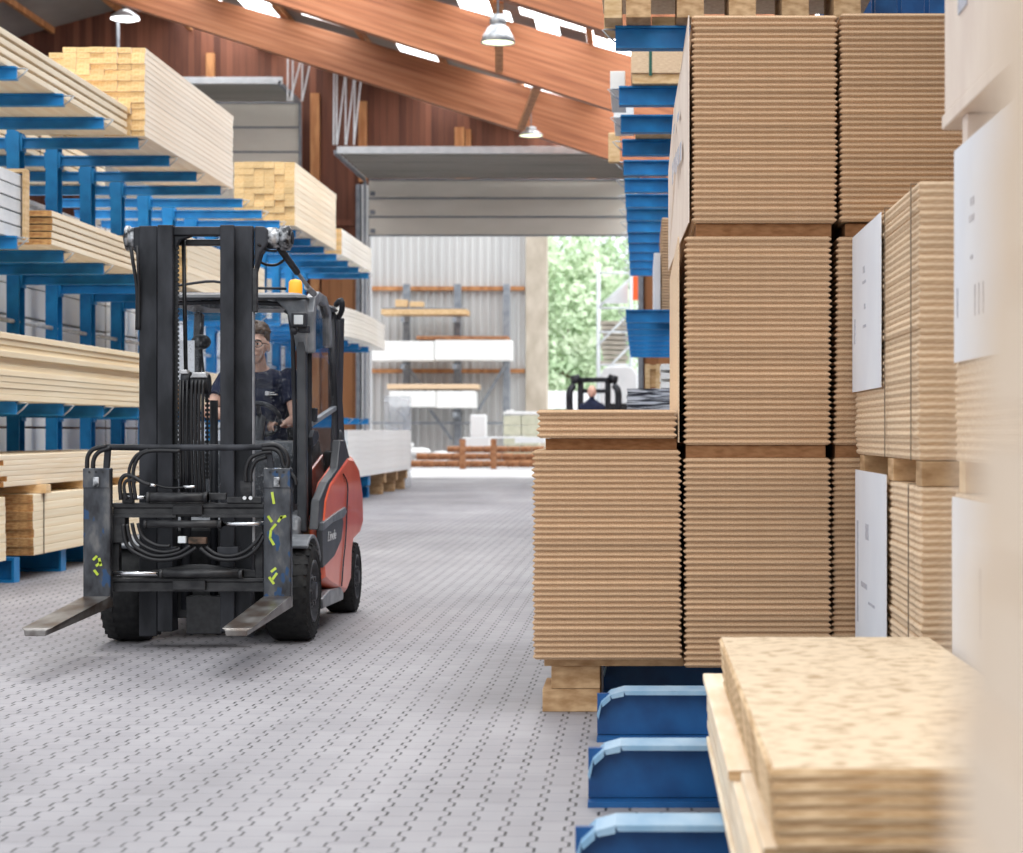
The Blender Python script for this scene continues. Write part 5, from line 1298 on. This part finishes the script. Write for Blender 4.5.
for i in range(9):
    tag(MB().box(X(600 + (i * 3) % 4, D), X(626 + (i * 2) % 4, D), D + .3, D + 1.2, Z(364 - 5 * i, D), Z(364 - 5 * i, D) + .11).build('scaffold_board', 'board_grey'), 'weathered board stacked inside the scaffold tower', 'board', 'boards stacked in the scaffold tower')
MB().box(X(630.5, D), X(639, D), D + .06, D + .1, Z(300, D), Z(276, D)).build('sign_board', 'orange_sign', t)['label'] = 'small orange-red sign board'
D = 56.0
t = thing('delivery_van', 'white rounded van parked outside the open door', 'van', (X(618, D), D + 1.5, 0))
m = MB(); x0, x1 = X(600, D), X(637.5, D)
z1 = Z(366, D)
pr = [(x0 + .05, .35), (x1 - .05, .35), (x1, .8), (x1, z1 - .25), (x1 - .12, z1 - .05), (x1 - .3, z1), (x0 + .3, z1), (x0 + .12, z1 - .05), (x0, z1 - .25), (x0, .8)]
m.prism(pr, 'y', D, D + 3.5); m.build('body', 'white_paint', t, .05)
MB().box(x0 + .2, (x0 + x1) / 2 - .03, D - .02, D + .01, 1.2, 1.95).box((x0 + x1) / 2 + .03, x1 - .2, D - .02, D + .01, 1.2, 1.95).build('rear_window', 'seat_black', t, .02)
for xx in (x0 + .12, x1 - .12):
    for yy in (D + .6, D + 2.8): MB().cyl((xx - .1, yy, .33), (xx + .1, yy, .33), .33, n=20).build('wheel', 'rubber', t)

# second forklift seen from behind, its driver in front of the mast
D = 40.0; cx = X(593, D)
t = thing('forklift', 'small dark forklift driving away beyond the thin chipboard pile', 'forklift', (cx, D, 0))
MB().prism([(D - .9, .25), (D - .9, .85), (D - .75, 1.0), (D + .2, 1.0), (D + .4, .6), (D + .8, .55), (D + .8, .25)], 'x', cx - .5, cx + .5).build('body', 'linde_red', t, .05)
for sx_ in (-1, 1):
    MB().box(cx + sx_ * .28 - .06, cx + sx_ * .28 + .06, D + 1.0, D + 1.14, .08, Z(378, D + 1)).build('mast_rail', 'mast_black', t, .01)
    MB().tube([(cx + sx_ * .42, D + .9, Z(385, D)), (cx + sx_ * .50, D + .8, Z(393, D)), (cx + sx_ * .48, D + .8, 1.3)], .07, 8, res=3).build('tilt_cylinder', 'mast_black', t)
    MB().cyl((cx + sx_ * .30, D + 1, Z(377, D)), (cx + sx_ * .46, D + .95, Z(379, D)), .09, n=12).build('cylinder_head', 'mast_black', t)
    for yy, r in ((D + .85, .27), (D - .5, .22)): MB().cyl((cx + sx_ * .5 - .1, yy, r), (cx + sx_ * .5 + .1, yy, r), r, n=20).build('wheel', 'rubber', t)
    MB().box(cx + sx_ * .3 - .05, cx + sx_ * .3 + .05, D + 1.3, D + 2.3, .15, .2).build('fork', 'steel_dull', t)
MB().box(cx - .34, cx + .34, D + 1.02, D + 1.12, Z(381, D), Z(376, D)).box(cx - .3, cx + .3, D + 1.02, D + 1.12, Z(392, D), Z(388, D)).build('mast_crossbar', 'mast_black', t, .01)
MB().box(cx - .25, cx + .25, D - .35, D - .22, 1.0, 1.45).build('seat_back', 'seat_black', t, .03)
MB().box(cx - .25, cx + .25, D - .35, D + .2, 1.0, 1.08).build('seat', 'seat_black', t, .03)
p = MB().ell((cx - .02, D - .1, 1.95), (.085, .10, .12)).cyl((cx - .02, D - .1, 1.7), (cx - .02, D - .1, 1.86), .055, n=12)
p.ell((cx - .02, D - .08, 1.52), (.23, .13, .30)).ell((cx - .2, D - .02, 1.62), (.09, .09, .12)).ell((cx + .16, D - .02, 1.62), (.09, .09, .12))
p.tube([(cx - .2, D, 1.62), (cx - .27, D + .12, 1.4), (cx - .15, D + .4, 1.4)], .05).tube([(cx + .16, D, 1.62), (cx + .25, D + .12, 1.4), (cx + .12, D + .4, 1.4)], .05)
p.tube([(cx - .1, D - .05, 1.2), (cx - .12, D + .35, 1.2), (cx - .12, D + .5, .8)], .07).tube([(cx + .08, D - .05, 1.2), (cx + .1, D + .35, 1.2), (cx + .1, D + .5, .8)], .07)

# ================================================================== LIGHT AND CAMERA
far = remeshed(p, 'person', 'shirt_navy', .02, smooth=3)
tag(far, 'distant grey-haired person in a dark jacket driving the dark forklift away', 'person')
MBh = MB().ell((cx - .02, D - .103, 1.955), (.09, .104, .125)); MBh.build('head_hair', 'skin', far)

w = bpy.data.worlds.new('World'); SC.world = w; w.use_nodes = True
bg = w.node_tree.nodes['Background']; bg.inputs[0].default_value = (.90, .95, 1, 1); bg.inputs[1].default_value = 1.45
def sun(name, rot, s, ang, col):
    l = bpy.data.lights.new(name, 'SUN'); l.energy = s; l.angle = math.radians(ang); l.color = col
    o = bpy.data.objects.new(name, l); COL.objects.link(o); o.rotation_euler = rot; return o
# soft daylight coming down over the far roof towards the camera
d = Vector((.10, -.62, -.78)); o = sun('sun', (0, 0, 0), 1.0, 14, (1, .97, .93)); o.rotation_euler = d.to_track_quat('-Z', 'Y').to_euler()

d = Vector((.10, .80, -.62)); o = sun('camera_fill', (0, 0, 0), .5, 38, (1, .98, .95)); o.rotation_euler = d.to_track_quat('-Z', 'Y').to_euler()  # added fill from behind the camera, brightens beam and door fronts
d = Vector((-.48, .22, -.85)); o = sun('side_fill', (0, 0, 0), 2.0, 45, (1, .98, .95)); o.rotation_euler = d.to_track_quat('-Z', 'Y').to_euler()  # added fill from high on the stack side, brightens the timber faces
cam = bpy.data.cameras.new('camera'); co = bpy.data.objects.new('camera', cam); COL.objects.link(co)
co.location = (0, 0, CAMZ); co.rotation_euler = (PI / 2, 0, 0)
cam.sensor_width = 36; cam.lens = F / 1023 * 36
cam.shift_x = -(640 - 511.5) / 1023; cam.shift_y = (432 - 426.5) / 1023
cam.clip_start = .02; cam.clip_end = 400
cam.dof.use_dof = True; cam.dof.focus_distance = 9.6; cam.dof.aperture_fstop = 4.2
SC.camera = co
vs_ = SC.view_settings; vs_.view_transform = 'Standard'; vs_.look = 'None'; vs_.gamma = 1; vs_.use_curve_mapping = False; vs_.exposure = 0.0
